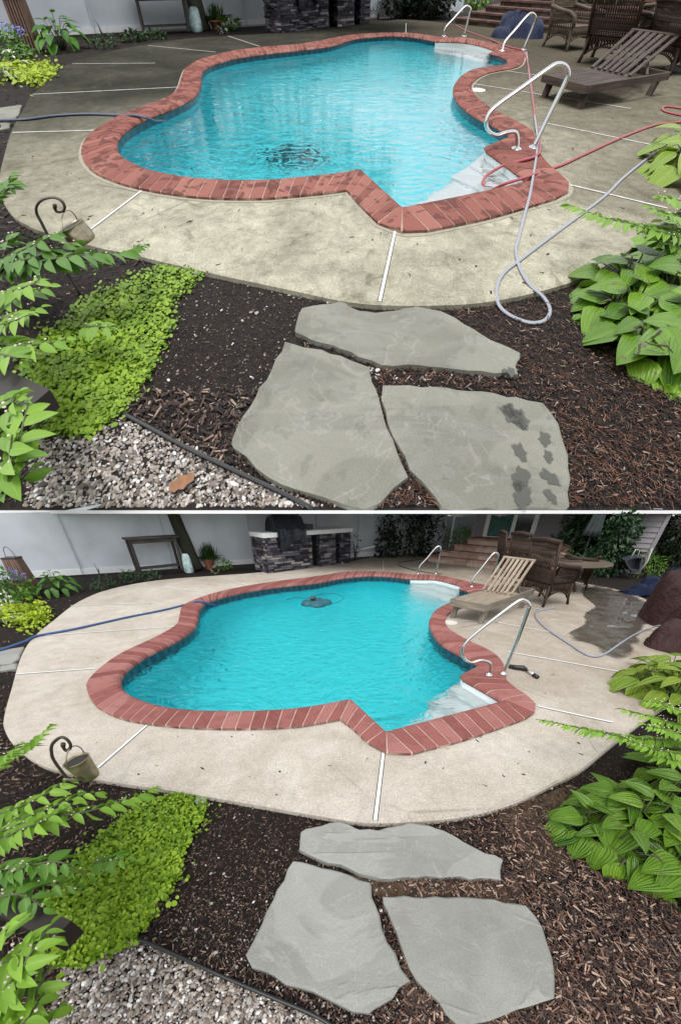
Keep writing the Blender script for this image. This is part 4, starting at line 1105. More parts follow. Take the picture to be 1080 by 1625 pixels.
def draped(G, name, label, cat, pts, seed, mat, base=None, pw=2.6):
    """pts: (center, radii) lumps blended into one sagging cover"""
    r = random.Random(seed); mb = MB(); K, N = 48, 16; V, Fc = [], []
    c = sum((Vector(p[0]) for p in pts), Vector()) / len(pts)
    for i in range(N + 1):
        f = i / N
        for k in range(K):
            a = 2 * math.pi * k / K; d = Vector((math.cos(a), math.sin(a), 0)); best = 0; z = 0
            rad = max((Vector(p[0]) - c).dot(d) + math.sqrt((p[1][0] * d.x) ** 2 + (p[1][1] * d.y) ** 2) for p in pts)
            rr = rad * math.sin(f * math.pi / 2) ** .8
            q = c + d * rr
            for p in pts:
                e = ((q.x - p[0][0]) / p[1][0]) ** 2 + ((q.y - p[0][1]) / p[1][1]) ** 2
                z = max(z, p[1][2] * max(0, 1 - e ** pw) ** .4 if e < 1 else 0)
            fold = .05 * rad * math.sin(a * 7 + seed) * f * f
            q += d * fold; z *= 1 + .07 * math.sin(a * 5 + f * 6 + seed) + .05 * math.sin(a * 13 + f * 9) + .03 * math.sin(q.x * 31 + q.y * 23)
            V.append(Vector((q.x, q.y, (base or 0) + (z if i < N else .0))))
    for i in range(N):
        for k in range(K): l = (k + 1) % K; Fc.append((i * K + k, (i + 1) * K + k, (i + 1) * K + l, i * K + l))
    Fc.append(tuple(range(K))); mb.add(V, Fc)
    return single(G, name, mb, mat, label, cat, None, True, base=Vector((c.x, c.y, base or 0)))
def pool_steps(G, label, treads, wz, depth):
    """treads: (outline px at water level, top below the water)"""
    t = thing(G, 'pool_steps', label, 'pool steps', G.g(*treads[0][0][0], -depth))
    for k, (px, dz) in enumerate(treads):
        loop = gpts(G, px, wz); mb = MB(); mb.prism(loop, -depth + .01 - .001 * k, wz - dz, .03)
        mesh(G, 'step', mb, M['step_white'], t)

# ================================================================ LOWER YARD (clean deck)
PB = [
 [(557,1109,540,1140),(540,1112,518,1144),(490,1121,475,1151),(440,1126,430,1154),(375,1128,362,1155),(310,1127,288,1152.5),(260,1121,228,1146),(220,1109,187,1137),(197,1095,152,1119),(192,1083,138,1095),(196,1070,140,1078),(210,1056,165,1054),(232,1041,194,1035),(262,1026,228,1019),(290,1011,257,1005),(309,996,280,990),(315,981,285,975),(317,968,291,960),(330,955,325,945),(360,945.5,375,932.5),(400,937,435,922.5),(450,930,480,917),(500,925,520,911.5),(540,917.5,548,907),(580,913.5,585,906.5),(613,914,617,907.5),(651,918,655,911.5)],
 [(651,918,655,911.5),(675,918.5,677,911.5),(693,919,699,913),(724,927,736,921),(736,932,758,926)],
 [(736,932,758,926),(727,934,776,929)],
 [(727,934,776,929),(742,938,777,934),(753,943,776,940)],
 [(753,943,776,940),(740,949,758,951),(712,957,735,962),(690,968,713,972),(681,983,706,984),(681,994,711,996),(687,1007,727,1007),(700,1022,748,1018),(725,1037,774,1030),(748,1049,790,1041),(759,1056,798,1052)],
 [(759,1056,798,1052),(729,1071,801,1066)],
 [(729,1071,801,1066),(733,1077,803,1078)],
 [(733,1077,803,1078),(764,1094,818,1091),(795,1112,834,1101)],
 [(795,1112,834,1101),(795,1112,845,1108),(795,1112,851,1121),(795,1112,847,1131),(795,1112,832,1140)],
 [(795,1112,832,1140),(704,1136,742,1171),(612,1160,654,1194.5)],
 [(612,1160,654,1194.5),(612,1160,630,1196),(612,1160,605,1191),(612,1160,583,1177)],
 [(612,1160,583,1177),(584,1134,562,1157),(557,1109,540,1140)],
]
DB = [(415,908),(350,913),(250,921),(175,935),(125,955),(85,985),(55,1010),(35,1040),(20,1090),(8,1135),(10,1158),(30,1186),(75,1214),(160,1234),(270,1250),(400,1272),(540,1296),(595,1301.5),(665,1299),(740,1291),(815,1271),(880,1240),(925,1217),(975,1176),(1030,1135),(1090,1100),(1180,1060),(1190,1000),(1100,972),(1047,963),(1019,949),(980,936),(918,924),(870,913),(800,897),(740,889),(680,884),(640,881),(600,883),(560,890),(500,897)]
WZ_B = -.095
hole, outer_b = pool(B, 'B', PB, .122, 1.25, WZ_B, dict(coping='clean pink-red brick coping around the pool with the blue robot cleaner'), (1, 6, 7, 8, 9))
BIG = [Vector((-40, -6, 0)), Vector((40, -6, 0)), Vector((40, 45, 0)), Vector((-40, 45, 0))]
deck_b, soil_b = deck(B, DB, hole, M['deckB'], M['soil'], BIG)
setting(B, 'bark_bed', soil_b, M['soil'])
joints(B, [((237,1147),(155,1218)),((608,1194),(595,1301.5)),((852,1120),(972,1146)),((805,1034),(985,1066)),((722,984),(800,988)),((785,987),(880,1004)),((25,1069.5),(152,1060.5)),((60,1009),(281,994)),((112,961),(246,957)),((225,929.5),(328,939.5)),((350,915),(394,929)),((608,890),(608,906)),((830,962),(900,974))], M['joint'], .023)

# stepping stones
FB = [
 ([(477,1320),(485,1314),(510,1309),(540,1303),(555,1308),(570,1315),(600,1316),(625,1311),(650,1304),(680,1309),(705,1317),(755,1345),(799,1364),(794,1380),(796,1395),(715,1390),(660,1391),(605,1393),(570,1385),(540,1371),(505,1362),(475,1347)], 'long thin bluestone slab nearest the clean deck edge, widest of its path'),
 ([(465,1365),(540,1383),(587,1399),(590,1415),(595,1435),(615,1495),(651,1556),(605,1595),(585,1607),(540,1595),(475,1566),(400,1535),(389,1515),(415,1465),(440,1410)], 'dry five-sided bluestone slab beside the pebbles with a rough pale lower corner'),
 ([(607,1421),(690,1421),(765,1424),(835,1435),(860,1470),(877,1520),(879,1582),(820,1601),(755,1625),(730,1629),(660,1555),(635,1495),(612,1440)], 'dry unmarked bluestone slab between the split bark and the pebble-side slab'),
]
for k, (px, lab) in enumerate(FB): flagstone(B, lab, px, M['flagB'], 40 + k, group='stones of the dry garden path')
FINE_B = [(340,1275),(480,1295),(480,1350),(440,1420),(400,1500),(380,1540),(300,1490),(250,1470),(300,1380),(330,1310)]
GAP_B = [(560,1390),(800,1398),(815,1440),(760,1432),(607,1424)]
exB = [DB] + [[(cx + (x - cx) * .97, cy + (y - cy) * .97) for x, y in px] for px, _ in FB for cx, cy in [np.mean(px, 0)]]
JB = [(330,1268),(285,1262),(240,1277),(190,1302),(150,1345),(118,1375),(80,1430),(98,1480),(85,1530),(130,1535),(160,1515),(200,1500),(235,1465),(265,1420),(285,1395),(290,1360),(303,1330),(325,1300)]
PEB_B = [(88,1560),(100,1528),(170,1506),(222,1490),(340,1545),(480,1602),(530,1632),(80,1632)]
chips(B, 'bark_mulch', M['chipsB'], 24000, (0, 1225, 1080, 1640), exB + [PEB_B, GAP_B, FINE_B], .024, 1)
chips(B, 'fine_dark_mulch', M['chipsB'], 15000, (200, 1250, 620, 1530), exB + [PEB_B], .015, 20, keep=FINE_B, lift=.010)
chips(B, 'wood_slivers', M['chipsP'], 900, (200, 1250, 620, 1530), exB, .020, 21, keep=FINE_B, lift=.014, thin=.7)
chips(B, 'bark_mulch_of_side_bed', M['chipsB'], 3200, (-30, 930, 260, 1250), [DB], .045, 2)
chips(B, 'pale_bark_mulch', M['chipsP'], 9500, (640, 1280, 1080, 1640), exB, .036, 3, lift=.03)
chips(B, 'pine_needles', M['rust'], 2600, (600, 1200, 1080, 1640), exB, .034, 4, lift=.03, thin=.6)
chips(B, 'grit', M['pebble'], 420, (280, 1230, 700, 1640), exB, .012, 5, lift=.02, thin=2.5)
pebbles(B, 6800, PEB_B, .0058, 6, [(560,1600,60,25,160),(640,1560,18,40,60),(600,1400,14,20,40),(690,1405,60,8,40),(700,1330,140,70,160),(660,1590,30,30,50),(340,1470,90,40,90)])
mbj = ground_cover(B, 'x', M['jenny'], 22000, JB, .0185, 8, hgt=.05)
setting(B, 'creeping_jenny', mbj, M['jenny'], 'stuff', True)
tube_px(B, 'edging_strip', 'black double edging strip between dry pebbles and split bark', 'edging', [(220,1490,MUL + .012),(280,1516,MUL + .012),(350,1548,MUL + .012),(430,1582,MUL + .012),(500,1612,MUL + .012),(545,1640,MUL + .012)], .0085, M['edging'])
chips(B, 'leaf_litter', M['litter'], 60, (150, 1010, 930, 1290), [[(q[2], q[3]) for g in PB for q in g]], .03, 9, z=.0, keep=DB, lift=.004, thin=1.6)

mb = MB(); mb.sheet([Vector(q) for q in crom([tuple(B.g(*p, MUL + .004)) for p in [(560,1385),(680,1384),(800,1388),(900,1370),(915,1250),(860,1262),(790,1290),(830,1350),(815,1440),(760,1436),(690,1430),(607,1426)]], 4, True)], z=MUL + .004); setting(B, 'bare_soil', mb, M['dirt'])
# fence, house, gate: the terrace edge passes over their tops
fdir = (B.g(405,894) - B.g(122,912)); fo = B.g(122,912)
def fpt(px):
    n = Vector((fdir.y, -fdir.x, 0)).normalized(); return B.onplane(px, 912, fo, n)
fp = [fpt(q) for q in (-300, -10, 133, 279, 405, 505, 565, 690)]
for p in fp: p.z = 0
fence(B, 'white vinyl fence behind the console table and the covered grill', fp, lambda p: min(1.8, ceil_b(p.y)), [], None)
sa, sb = B.g(678,891), B.g(788,903.5)
a_, d_, nb_ = brick_steps(B, 'clean pink brick steps with four treads below the sliding glass door', (678,891), (788,903.5), 4, .155, .28, 1.5, M['step_brick'], M['step_stone'], 3)
wall_o = a_ + nb_ * 1.75
def wp(px, py): return B.onplane(px, py, wall_o, nb_)
def wt(x):  # point along the wall
    p = wall_o + d_ * x; return Vector((p.x, p.y, 0))
x_of = lambda px, py: (wp(px, py) - wall_o).dot(d_)
xl, xr = x_of(750, 855), x_of(1040, 852)
house = thing(B, 'house', 'grey clapboard house with a white sliding door behind the clean brick steps', 'house', wt(xl))
sdg = MB(); z = 0.0; bh = .115
while z < 2.6:
    h0 = min(2.7, z + bh)
    za = min(z, 9); p, q = wt(xl), wt(xr); o0, o1 = -nb_ * .028, -nb_ * .004
    top_p, top_q = min(h0, ceil_b(p.y)), min(h0, ceil_b(q.y))
    if z < ceil_b(p.y):
        qq = q if z < ceil_b(q.y) else q
        # boards end where the terrace slopes below them
        if top_q <= z:
            f = (ceil_b(p.y) - z) / max(1e-6, (ceil_b(p.y) - ceil_b(q.y))); qq = p.lerp(q, max(.02, min(1, f))); top_q = min(h0, z + .012)
        sdg.add([p + o0 + Vector((0, 0, z)), qq + o0 + Vector((0, 0, z)), qq + o1 + Vector((0, 0, top_q)), p + o1 + Vector((0, 0, top_p)), p + nb_ * .05 + Vector((0, 0, z)), qq + nb_ * .05 + Vector((0, 0, z)), qq + nb_ * .05 + Vector((0, 0, top_q)), p + nb_ * .05 + Vector((0, 0, top_p))], [(0, 1, 2, 3), (0, 4, 5, 1), (3, 2, 6, 7), (5, 4, 7, 6), (0, 3, 7, 4), (1, 5, 6, 2)])
    z += bh
mesh(B, 'siding', sdg, M['siding'], house)
ct = MB(); p = wt(xl - .06); ct.hexa([p - nb_ * .05, p - nb_ * .05 + d_ * .10, p + nb_ * .08 + d_ * .10, p + nb_ * .08] + [q + Vector((0, 0, ceil_b(p.y) - .1)) for q in (p - nb_ * .05, p - nb_ * .05 + d_ * .10, p + nb_ * .08 + d_ * .10, p + nb_ * .08)])
mesh(B, 'corner_board', ct, M['siding'], house); ct = MB()
p = wt(xr); zz = ceil_b(p.y) - .05; ct.hexa([p - nb_ * .05, p - nb_ * .05 + d_ * .08, p + nb_ * .08 + d_ * .08, p + nb_ * .08] + [q + Vector((0, 0, zz)) for q in (p - nb_ * .05, p - nb_ * .05 + d_ * .08, p + nb_ * .08 + d_ * .08, p + nb_ * .08)])
mesh(B, 'corner_board', ct, M['siding'], house)
# sliding door
dx0, dx1 = x_of(765, 856), x_of(844, 861); zb = wp(800, 858).z; ztp = min(zb + 1.7, ceil_b(wt(dx1).y) - .06)
def wbox(mb, x0, x1, z0, z1, o0, o1):
    q = [wt(x0) - nb_ * o1, wt(x1) - nb_ * o1, wt(x1) - nb_ * o0, wt(x0) - nb_ * o0]
    mb.hexa([p + Vector((0, 0, z0)) for p in q] + [p + Vector((0, 0, z1)) for p in q])
dr = thing  # readability
fr = MB(); wbox(fr, dx0, dx0 + .13, zb, ztp, .03, .09); wbox(fr, dx1 - .13, dx1, zb, ztp, .03, .09); wbox(fr, dx0 + .13, dx1 - .13, zb, zb + .10, .03, .088)
xm = x_of(811, 850); wbox(fr, xm - .055, xm + .055, zb + .10, ztp, .03, .085)
door = mesh(B, 'sliding_door', fr, M['trim'], house)
gl = MB(); wbox(gl, dx0 + .13, xm - .055, zb + .10, ztp, .03, .046); wbox(gl, xm + .055, dx1 - .13, zb + .10, ztp, .03, .050)
mesh(B, 'pane', gl, M['glass'], door)
cu = MB(); V, Fc = [], []; K = 44
for k in range(K + 1):
    f = k / K; p = wt(dx0 + .14 + (xm - .06 - dx0 - .14) * f) - nb_ * (.050 + .004 * math.sin(f * 60))
    V += [p + Vector((0, 0, zb + .11)), p + Vector((0, 0, ztp - .01))]
cu.add(V, [(2 * k, 2 * k + 2, 2 * k + 3, 2 * k + 1) for k in range(K)]); mesh(B, 'curtain', cu, M['curtain'], door, smooth=True)
# gate leaf and side fence beyond
g0, g1 = B.g(676,876), B.g(700,872)
gt = MB(); dd = (g1 - g0).normalized(); nn = Vector((-dd.y, dd.x, 0)); zt = ceil_b(g0.y)
gt.hexa([g0, g1, g1 + nn * .05, g0 + nn * .05] + [q + Vector((0, 0, zt)) for q in (g0, g1, g1 + nn * .05, g0 + nn * .05)])
gate = single(B, 'garden_gate', gt, M['vinyl'], 'white gate leaf standing ajar between the dark hedge and the clean steps', 'gate', base=g0)
gf = MB(); gf.box(g1 + nn * .02 + dd * .03, (.05, .09, zt), 0.0); mesh(B, 'gate_post', gf, M['trim'], gate)
s0 = B.g(712,872); s0 = Vector((s0.x * 1.06, s0.y * 1.06, 0)); s1 = s0 + Vector((2.2, .1, 0))
fence(B, 'short white fence run behind the yellow-green shrub beside the house', [s0, s1], lambda p: ceil_b(p.y), [], None)

# outdoor kitchen with covered grill
ka, kd, kn, kl = kitchen(B, 'dark stone outdoor kitchen with white counter carrying the covered grill', (427,910), (555,893), [(.50, .605), (.80, .875)], .80, 21)
grill(B, 'black covered grill on the white counter of the outdoor kitchen', ka, kd, kn, kl * .12, kl * .42, .90, .44)
t_ = thing(B, 'side_burner', 'small dark box on the white counter beside the covered grill', 'burner', ka + kd * kl * .55 - kn * .4 + Vector((0, 0, .90)))
sbm = MB(); sbm.box(ka + kd * kl * .55 - kn * .4 + Vector((0, 0, .902)), (.22, .3, .12), math.atan2(kd.y, kd.x)); mesh(B, 'lid', sbm, M['dark_grey'], t_)
trunk(B, 'leaning grey-brown tree trunk beside the console table by the clean deck', (311,904.5), .16, ceil_b(B.g(311,904.5).y + .1), (-.32, .1))
# the trunk passes under the terrace edge
trunk(B, 'tree trunk at the blue flowers beside the clean deck, only its foot showing', (0,914), .22, .95, (-.5, .1))
console(B, 'weathered grey console table against the fence by the clean deck', (225,913.5), (292,906), .78)
sack(B, 'teal and white printed sack leaning by the trunk, near the clean deck', (301,909), .25, .46)
pot(B, 'grass_pot', 'terracotta pot of spiky grass between sack and kitchen, near the clean deck', (334,903), .16, .26, 'terracotta', 'grass', 5, 'grassblade')
lantern_box(B, 'tapered slatted wood lantern beside the broad-leaved plant and clean deck', (49,940), .34, .24, .66)

def lim_b(q): return q[2] < ceil_b(q[1]) + .01 if q[1] > 8.0 else True
def P3(G, px, py, row): return G.at(px, py, G.g(px, row).y)
def blob(G, px, py, row, rx, rz, n, ry=None):
    """ellipsoid centred on a pixel at the depth of a ground row; radii in px"""
    y = G.g(px, row).y; c = G.at(px, py, y); s = (G.at(px + 10, py, y) - c).length / 10
    return (c, (rx * s, (ry or rx) * s, rz * s), n)
bush(B, 'hydrangea', 'dark hydrangea with pale blue blooms beside the clean deck', 'shrub', [blob(B, 8,935,950,36,26,420), blob(B, 30,952,958,18,14,140)], .10, 'shrub_dark', 51, B.g(8,950,MUL), lim=lim_b)
hy = [o for o in bpy.data.objects if o.name == 'hydrangea'][0]
fl = MB(); 
for q, r_ in (((6,908),12), ((28,914),10), ((-6,916),10)): leaf_blob(fl, *blob(B, q[0], q[1], 944, r_, r_ * .6, 130), .035, 52 + r_, shell=.7)
mesh(B, 'blooms', fl, M['flower_blue'], hy, smooth=True)
hosta(B, 'hosta', 'mid-green broad-leaved plant beside the slatted lantern and clean deck', 'plant', [(98,942,1.0)], .20, 40, M['hosta_far'], 53, .42, .50, base=HOSTA_S)
bush(B, 'low_plant', 'dull low plant under the console table beside the clean deck', 'plant', [blob(B, 205,916,920,18,9,200), blob(B, 238,914,918,14,7,120)], .07, 'dull', 54, B.g(205,920,MUL), stems=2)
bush(B, 'low_plant', 'brownish low plant between broad leaves and console, near the clean deck', 'plant', [blob(B, 163,925,930,20,8,190)], .06, 'dull', 55, B.g(163,930,MUL), stems=2)
bush(B, 'low_plant', 'small green plant touching the grass pot, near the clean deck', 'plant', [blob(B, 354,896,904,13,7,140)], .07, 'shrub_dark', 56, B.g(354,904,MUL), stems=2)
bush(B, 'low_plant', 'tiny cream-leaved plant before the grass pot, near the clean deck', 'plant', [blob(B, 341,905,907,6,5,26)], .07, 'variegated', 57, B.g(341,908,MUL), stems=1)
tw = MB(); y_ = B.g(160,918).y; tw.tube([B.at(165,919,y_), B.at(158,910,y_), B.at(154,903,y_), B.at(149,894,y_)], [.02, .016, .009, .003], 6); tw.tube([B.at(158,910,y_), B.at(156,900,y_)], [.01, .004], 5)
single(B, 'dead_branch', tw, M['twig'], 'dead dark branch stuck upright before the white fence, near the clean deck', 'branch', smooth=True, base=B.g(165,919,MUL))
v_ = hosta(B, 'variegated_hosta', 'white-edged spiky plant beside the golden groundcover and clean deck', 'plant', [(12,988,1.0), (32,968,.5)], .17, 24, M['variegated'], 58, .16, .30, base=LEAF, wid=.34)
wf = MB()
for q in ((10,945),(14,950),(2,958)): leaf_blob(wf, *blob(B, q[0], q[1], 975, 5, 4, 9), .06, 59 + q[0], shell=.6)
mesh(B, 'white_flowers', wf, M['flower_white'], v_, smooth=True)
gj = ground_cover(B, 'x', M['jenny_gold'], 1500, [(0,966),(40,966),(72,968),(82,978),(75,990),(55,996),(30,994),(0,984)], .05, 60, hgt=.16)
single(B, 'golden_creeping_jenny', gj, M['jenny_gold'], 'golden groundcover clump spilling onto the clean deck edge', 'groundcover', smooth=True)
flagstone(B, 'flat grey paving slab in the side bed crossed by the blue hose', [(-40,1038),(8,1030),(38,1026),(30,1045),(20,1052),(-30,1056)], M['flagB'], 61, -.02)
flagstone(B, 'small grey stone in the side bed below the paving slab, clean deck', [(0,1057),(28,1052),(26,1060),(0,1064)], M['flagB'], 62, -.02)
# dark evergreen, shrubs by the house
bush(B, 'evergreen_hedge', 'dark evergreen hedge between the fence and the gate near the clean steps', 'hedge', [blob(B, 645,850,882,50,60,2600, 30), blob(B, 615,868,884,20,24,500), blob(B, 672,835,880,20,50,500), blob(B, 632,824,880,42,30,900, 30)], .11, 'ever', 63, B.g(640,882,MUL), lim=lim_b, stems=3)
bush(B, 'yellow_green_shrub', 'bright yellow-green shrub beside the clean brick steps', 'shrub', [blob(B, 728,852,874,26,13,500), blob(B, 745,846,870,14,14,200)], .08, 'yellowgreen', 64, B.g(728,872,MUL), lim=lim_b)
bush(B, 'rhododendron', 'large dark green rhododendron against the grey clapboards behind the round table', 'shrub', [blob(B, 945,868,904,62,50,1700, 12), blob(B, 895,880,906,35,25,450, 12), blob(B, 978,856,912,30,42,900, 8), blob(B, 960,890,912,50,22,600, 8), blob(B, 940,835,904,45,30,600, 12)], .15, 'rhodo', 65, B.g(940,909,MUL), lim=lim_b, stems=6)
bush(B, 'dark_tree', 'dark tree at the end of the house beside the maroon cover', 'tree', [blob(B, 1085,840,906,50,55,2000, 30), blob(B, 1060,865,905,25,25,500, 20)], .12, 'ever', 66, B.g(1085,906,MUL), lim=lim_b, stems=3)
bush(B, 'fern_clump', 'light green grassy clump beside the grey wheelbarrow tray', 'plant', [blob(B, 1030,895,912,22,14,330)], .10, 'yellowgreen', 67, B.g(1030,912,MUL), lim=lim_b, wid=.2)
bush(B, 'vine', 'leafy sprig hanging at the fence above the grass pot', 'vine', [blob(B, 328,817,894,10,7,40)], .07, 'shrub_dark', 68, P3(B, 328,817,894), stems=0)
bush(B, 'vine', 'leafy sprig hanging at the fence above the covered grill', 'vine', [blob(B, 480,823,886,14,9,60), blob(B, 455,816,886,8,6,20)], .07, 'shrub_dark', 69, P3(B, 480,823,886), stems=0)
bush(B, 'thin_plant', 'sparse dark plant at the far end of the outdoor kitchen counter', 'plant', [blob(B, 565,864,888,12,14,80)], .06, 'ever', 70, B.g(565,888,MUL), wid=.6)
wb_ = MB(); y_ = B.g(585,886).y; wb_.bar(B.at(556,875,y_), B.at(594,867,y_ + .1), .03, .05); single(B, 'white_board', wb_, M['trim'], 'white edging board propped between kitchen and dark hedge', 'board', base=B.g(575,886))
pot(B, 'plant_pot', 'small terracotta pot before the dark hedge near the clean steps', (641,882), .085, .17, 'terracotta', 'x', 71, 'yellowgreen')
pot(B, 'plant_pot', 'blue-grey pot at the end of the white edging board', (603,884), .10, .2, 'glaze_blue', 'x', 72, 'dull')
trunk(B, 'dark trunk behind the white counter of the outdoor kitchen', (533,885), .2, 2.0, (0, .1))

# furniture
yb = B.g(799,900).y
lounger(B, 'pale dry wooden sun lounger on the clean deck beside the pool', (709,981), (762,992), (838,962), .30, (B.at(799,884,B.g(800,960).y + .35), B.at(849,890,B.g(855,968).y + .25)), .52, M['wood_tan'], M['wood_tan2'])
wicker_chair(B, 'dark wicker armchair right behind the pale sun lounger', (857,955), 1.95, 1.0, 'wicker', 1.02)
wicker_chair(B, 'wicker chair half hidden behind the pale lounger backrest', (825,925), 1.95, 1.0, 'wicker', .98)
wicker_chair(B, 'wicker chair furthest behind the pale lounger, near the clean steps', (803,915), 1.5, .95, 'wicker', 1.0)
wicker_chair(B, 'wicker chair under the far side of the round table', (905,930), math.pi * .85, .9, 'wicker', .62)
tb0 = B.g(898,934); tz = B.at(905,890,tb0.y).z; t_ = thing(B, 'round_table', 'round glass-topped wicker table beside the rhododendron', 'table', tb0)
sc_ = (B.at(910,890,tb0.y) - B.at(900,890,tb0.y)).length / 10; c_ = B.at(903,890,tb0.y)
mb = MB(); mb.lathe([(0, tz - .03), (57 * sc_, tz - .03), (58.5 * sc_, tz - .015), (57 * sc_, tz), (0, tz)], Vector((c_.x, c_.y, 0)), 40); mesh(B, 'tabletop', mb, M['wicker_old'], t_)
mb = MB(); mb.lathe([(.30, .05), (.24, .22), (.15, .42), (.20, .58), (.34, tz - .05)], Vector((c_.x, c_.y, 0)), 20); mesh(B, 'pedestal', mb, M['wicker'], t_)
for k in range(4):
    mb = MB(); a = k * math.pi / 2 + .5; mb.tube([Vector((c_.x + .24 * math.cos(a), c_.y + .24 * math.sin(a), .2)), Vector((c_.x + .36 * math.cos(a), c_.y + .36 * math.sin(a), 0))], .03, 8); mesh(B, 'leg', mb, M['wicker'], t_)
# closed umbrella behind the table
uy = KY - .05; ub = B.at(905,915,uy); ub.z = 0; t_ = thing(B, 'umbrella', 'closed dark green umbrella leaning behind the round table', 'umbrella', ub)
p0, p1 = B.at(921,892,uy), B.at(936,851,uy); pole = MB(); pole.tube([ub, p0, p1, p1 + (p1 - p0) * .3], .018, 10); mesh(B, 'pole', pole, M['umbrella'], t_, smooth=True)
cn = MB(); q0, q1 = B.at(936,850,uy), B.at(950.5,816,uy); q = (q1 - q0).normalized().to_track_quat('Z', 'Y').to_matrix(); L_ = (q1 - q0).length; V, Fc = [], []; K = 32
for i, (f, r_) in enumerate(((-.02, .03), (0, .17), (.3, .15), (.7, .125), (1.0, .11))):
    for k in range(K):
        a = 2 * math.pi * k / K; rr = r_ * (1 + .22 * math.cos(a * 8)); V.append(q0 + q @ Vector((math.cos(a) * rr, math.sin(a) * rr, f * L_)))
for i in range(4):
    for k in range(K): Fc.append((i * K + k, i * K + (k + 1) % K, (i + 1) * K + (k + 1) % K, (i + 1) * K + k))
cn.add(V, Fc); mesh(B, 'canopy', cn, M['umbrella'], t_, smooth=True)
# wheelbarrow tray, covers, tarps
wy = B.g(1000,917).y; t_ = thing(B, 'wheelbarrow', 'dark grey wheelbarrow tray tipped up against the house end', 'wheelbarrow', B.g(1005,917))
mb = MB(); o = [B.at(990,889,wy), B.at(999,905,wy), B.at(1014,906,wy), B.at(1020,884,wy), B.at(1008,884,wy)]
back = [p + Vector((.05, .22, .02)) for p in o]; inn = [p * .0 + (p - sum(o, Vector()) / 5) * .82 + sum(o, Vector()) / 5 + Vector((0, .0, 0)) for p in o]; ind = [p + Vector((.03, .16, 0)) for p in inn]
mb.add(o + back + inn + ind, [(0, 1, 11, 10), (1, 2, 12, 11), (2, 3, 13, 12), (3, 4, 14, 13), (4, 0, 10, 14), (10, 11, 16, 15), (11, 12, 17, 16), (12, 13, 18, 17), (13, 14, 19, 18), (14, 10, 15, 19), (15, 16, 17, 18, 19)] + [(k, (k + 5), 5 + (k + 1) % 5, (k + 1) % 5) for k in range(5)] + [(9, 8, 7, 6, 5)])
mesh(B, 'tray', mb, M['dark_grey'], t_)
mb = MB(); mb.tube([B.at(1000,885,wy), B.at(1008,872,wy), B.at(1014,873,wy), B.at(1010,884,wy)], .014, 6); mb.tube([B.at(1014,907,wy), B.at(1027,890,wy), B.at(1034,870,wy + .1)], .014, 6); mesh(B, 'handles', mb, M['cement'], t_, smooth=True)
mc = lambda px, py, rx, ry, rz: (tuple(B.g(px, py))[:2] + (0,), (rx, ry, rz))
draped(B, 'covered_firewood', 'maroon tarpaulin heaped over a pile at the deck edge, taller lump', 'covered pile', [mc(1082, 988, .60, .55, .66), mc(1150, 985, .8, .6, .70), mc(1058, 985, .35, .4, .46)], 3, M['tarp_red'], None, 7)
draped(B, 'tarpaulin', 'crumpled brown tarpaulin lying before the maroon covered pile', 'tarpaulin', [mc(1080, 1026, .45, .28, .30), mc(1140, 1030, .6, .35, .36)], 5, M['tarp_red'], None, 5)
draped(B, 'tarpaulin', 'small dark blue tarpaulin crumpled on the deck edge behind the puddle', 'tarpaulin', [mc(1014, 941, .22, .16, .16), mc(1026, 936, .2, .16, .26), mc(1003, 942, .2, .1, .08)], 6, M['tarp_blue'])
draped(B, 'tarpaulin', 'bright blue tarpaulin spread behind the maroon covered pile', 'tarpaulin', [mc(1078, 926, .45, .25, .30), mc(1058, 930, .25, .2, .14)], 7, M['tarp_blue'])
# puddle
pz = [(922,937),(945,932),(985,938),(1018,952),(1042,966),(1048,980),(1020,990),(1010,1010),(998,1030),(980,1042),(955,1034),(940,1018),(900,1006),(925,992),(928,975),(945,962),(930,950)]
t = NT('puddle'); v = t.attr('mco'); l = t.attr('lco'); ex, ey, ez = t.sep(l)
wet = t.pbr((.10, .085, .068), t.ramp(t.noise(v, 3.5, 4), [(.42, .03), (.6, .32)]), t.bump(t.noise(v, 14, 3), .05, .004), 0, 1.0, out=False)
tr_ = t.n('BsdfTransparent'); ms_ = t.n('MixShader')
t.set(ms_.inputs[0], t.ramp(t.math('ADD', ex, t.math('MULTIPLY', t.math('SUBTRACT', t.noise(v, 2.6, 6, .65, .6), .5), .9)), [(.16, 0.0), (.34, .92)]))
t.t.links.new(tr_.outputs[0], ms_.inputs[1]); t.t.links.new(wet, ms_.inputs[2]); t.t.links.new(ms_.outputs[0], t.out.inputs[0]); M['puddle'] = t.m
mb = MB(); lp = [Vector(q) for q in crom([tuple(B.g(*p, .004)) for p in pz], 4, True)]; cp = sum(lp, Vector()) / len(lp); V, Fc, Lc = [], [], []; m = len(lp)
for k, f in enumerate((1.18, .9, .65, .4, .15)):
    for p in lp: q = cp + (p - cp) * f; V.append(Vector((q.x, q.y, .004))); Lc.append((min(1, (1.18 - f) * 1.5), 0, 0))
for k in range(4):
    for i_ in range(m): Fc.append((k * m + i_, k * m + (i_ + 1) % m, (k + 1) * m + (i_ + 1) % m, (k + 1) * m + i_))
Fc.append(tuple(4 * m + i_ for i_ in range(m))); mb.add(V, Fc, None, 0, Lc)
setting(B, 'puddle', mb, M['puddle'])
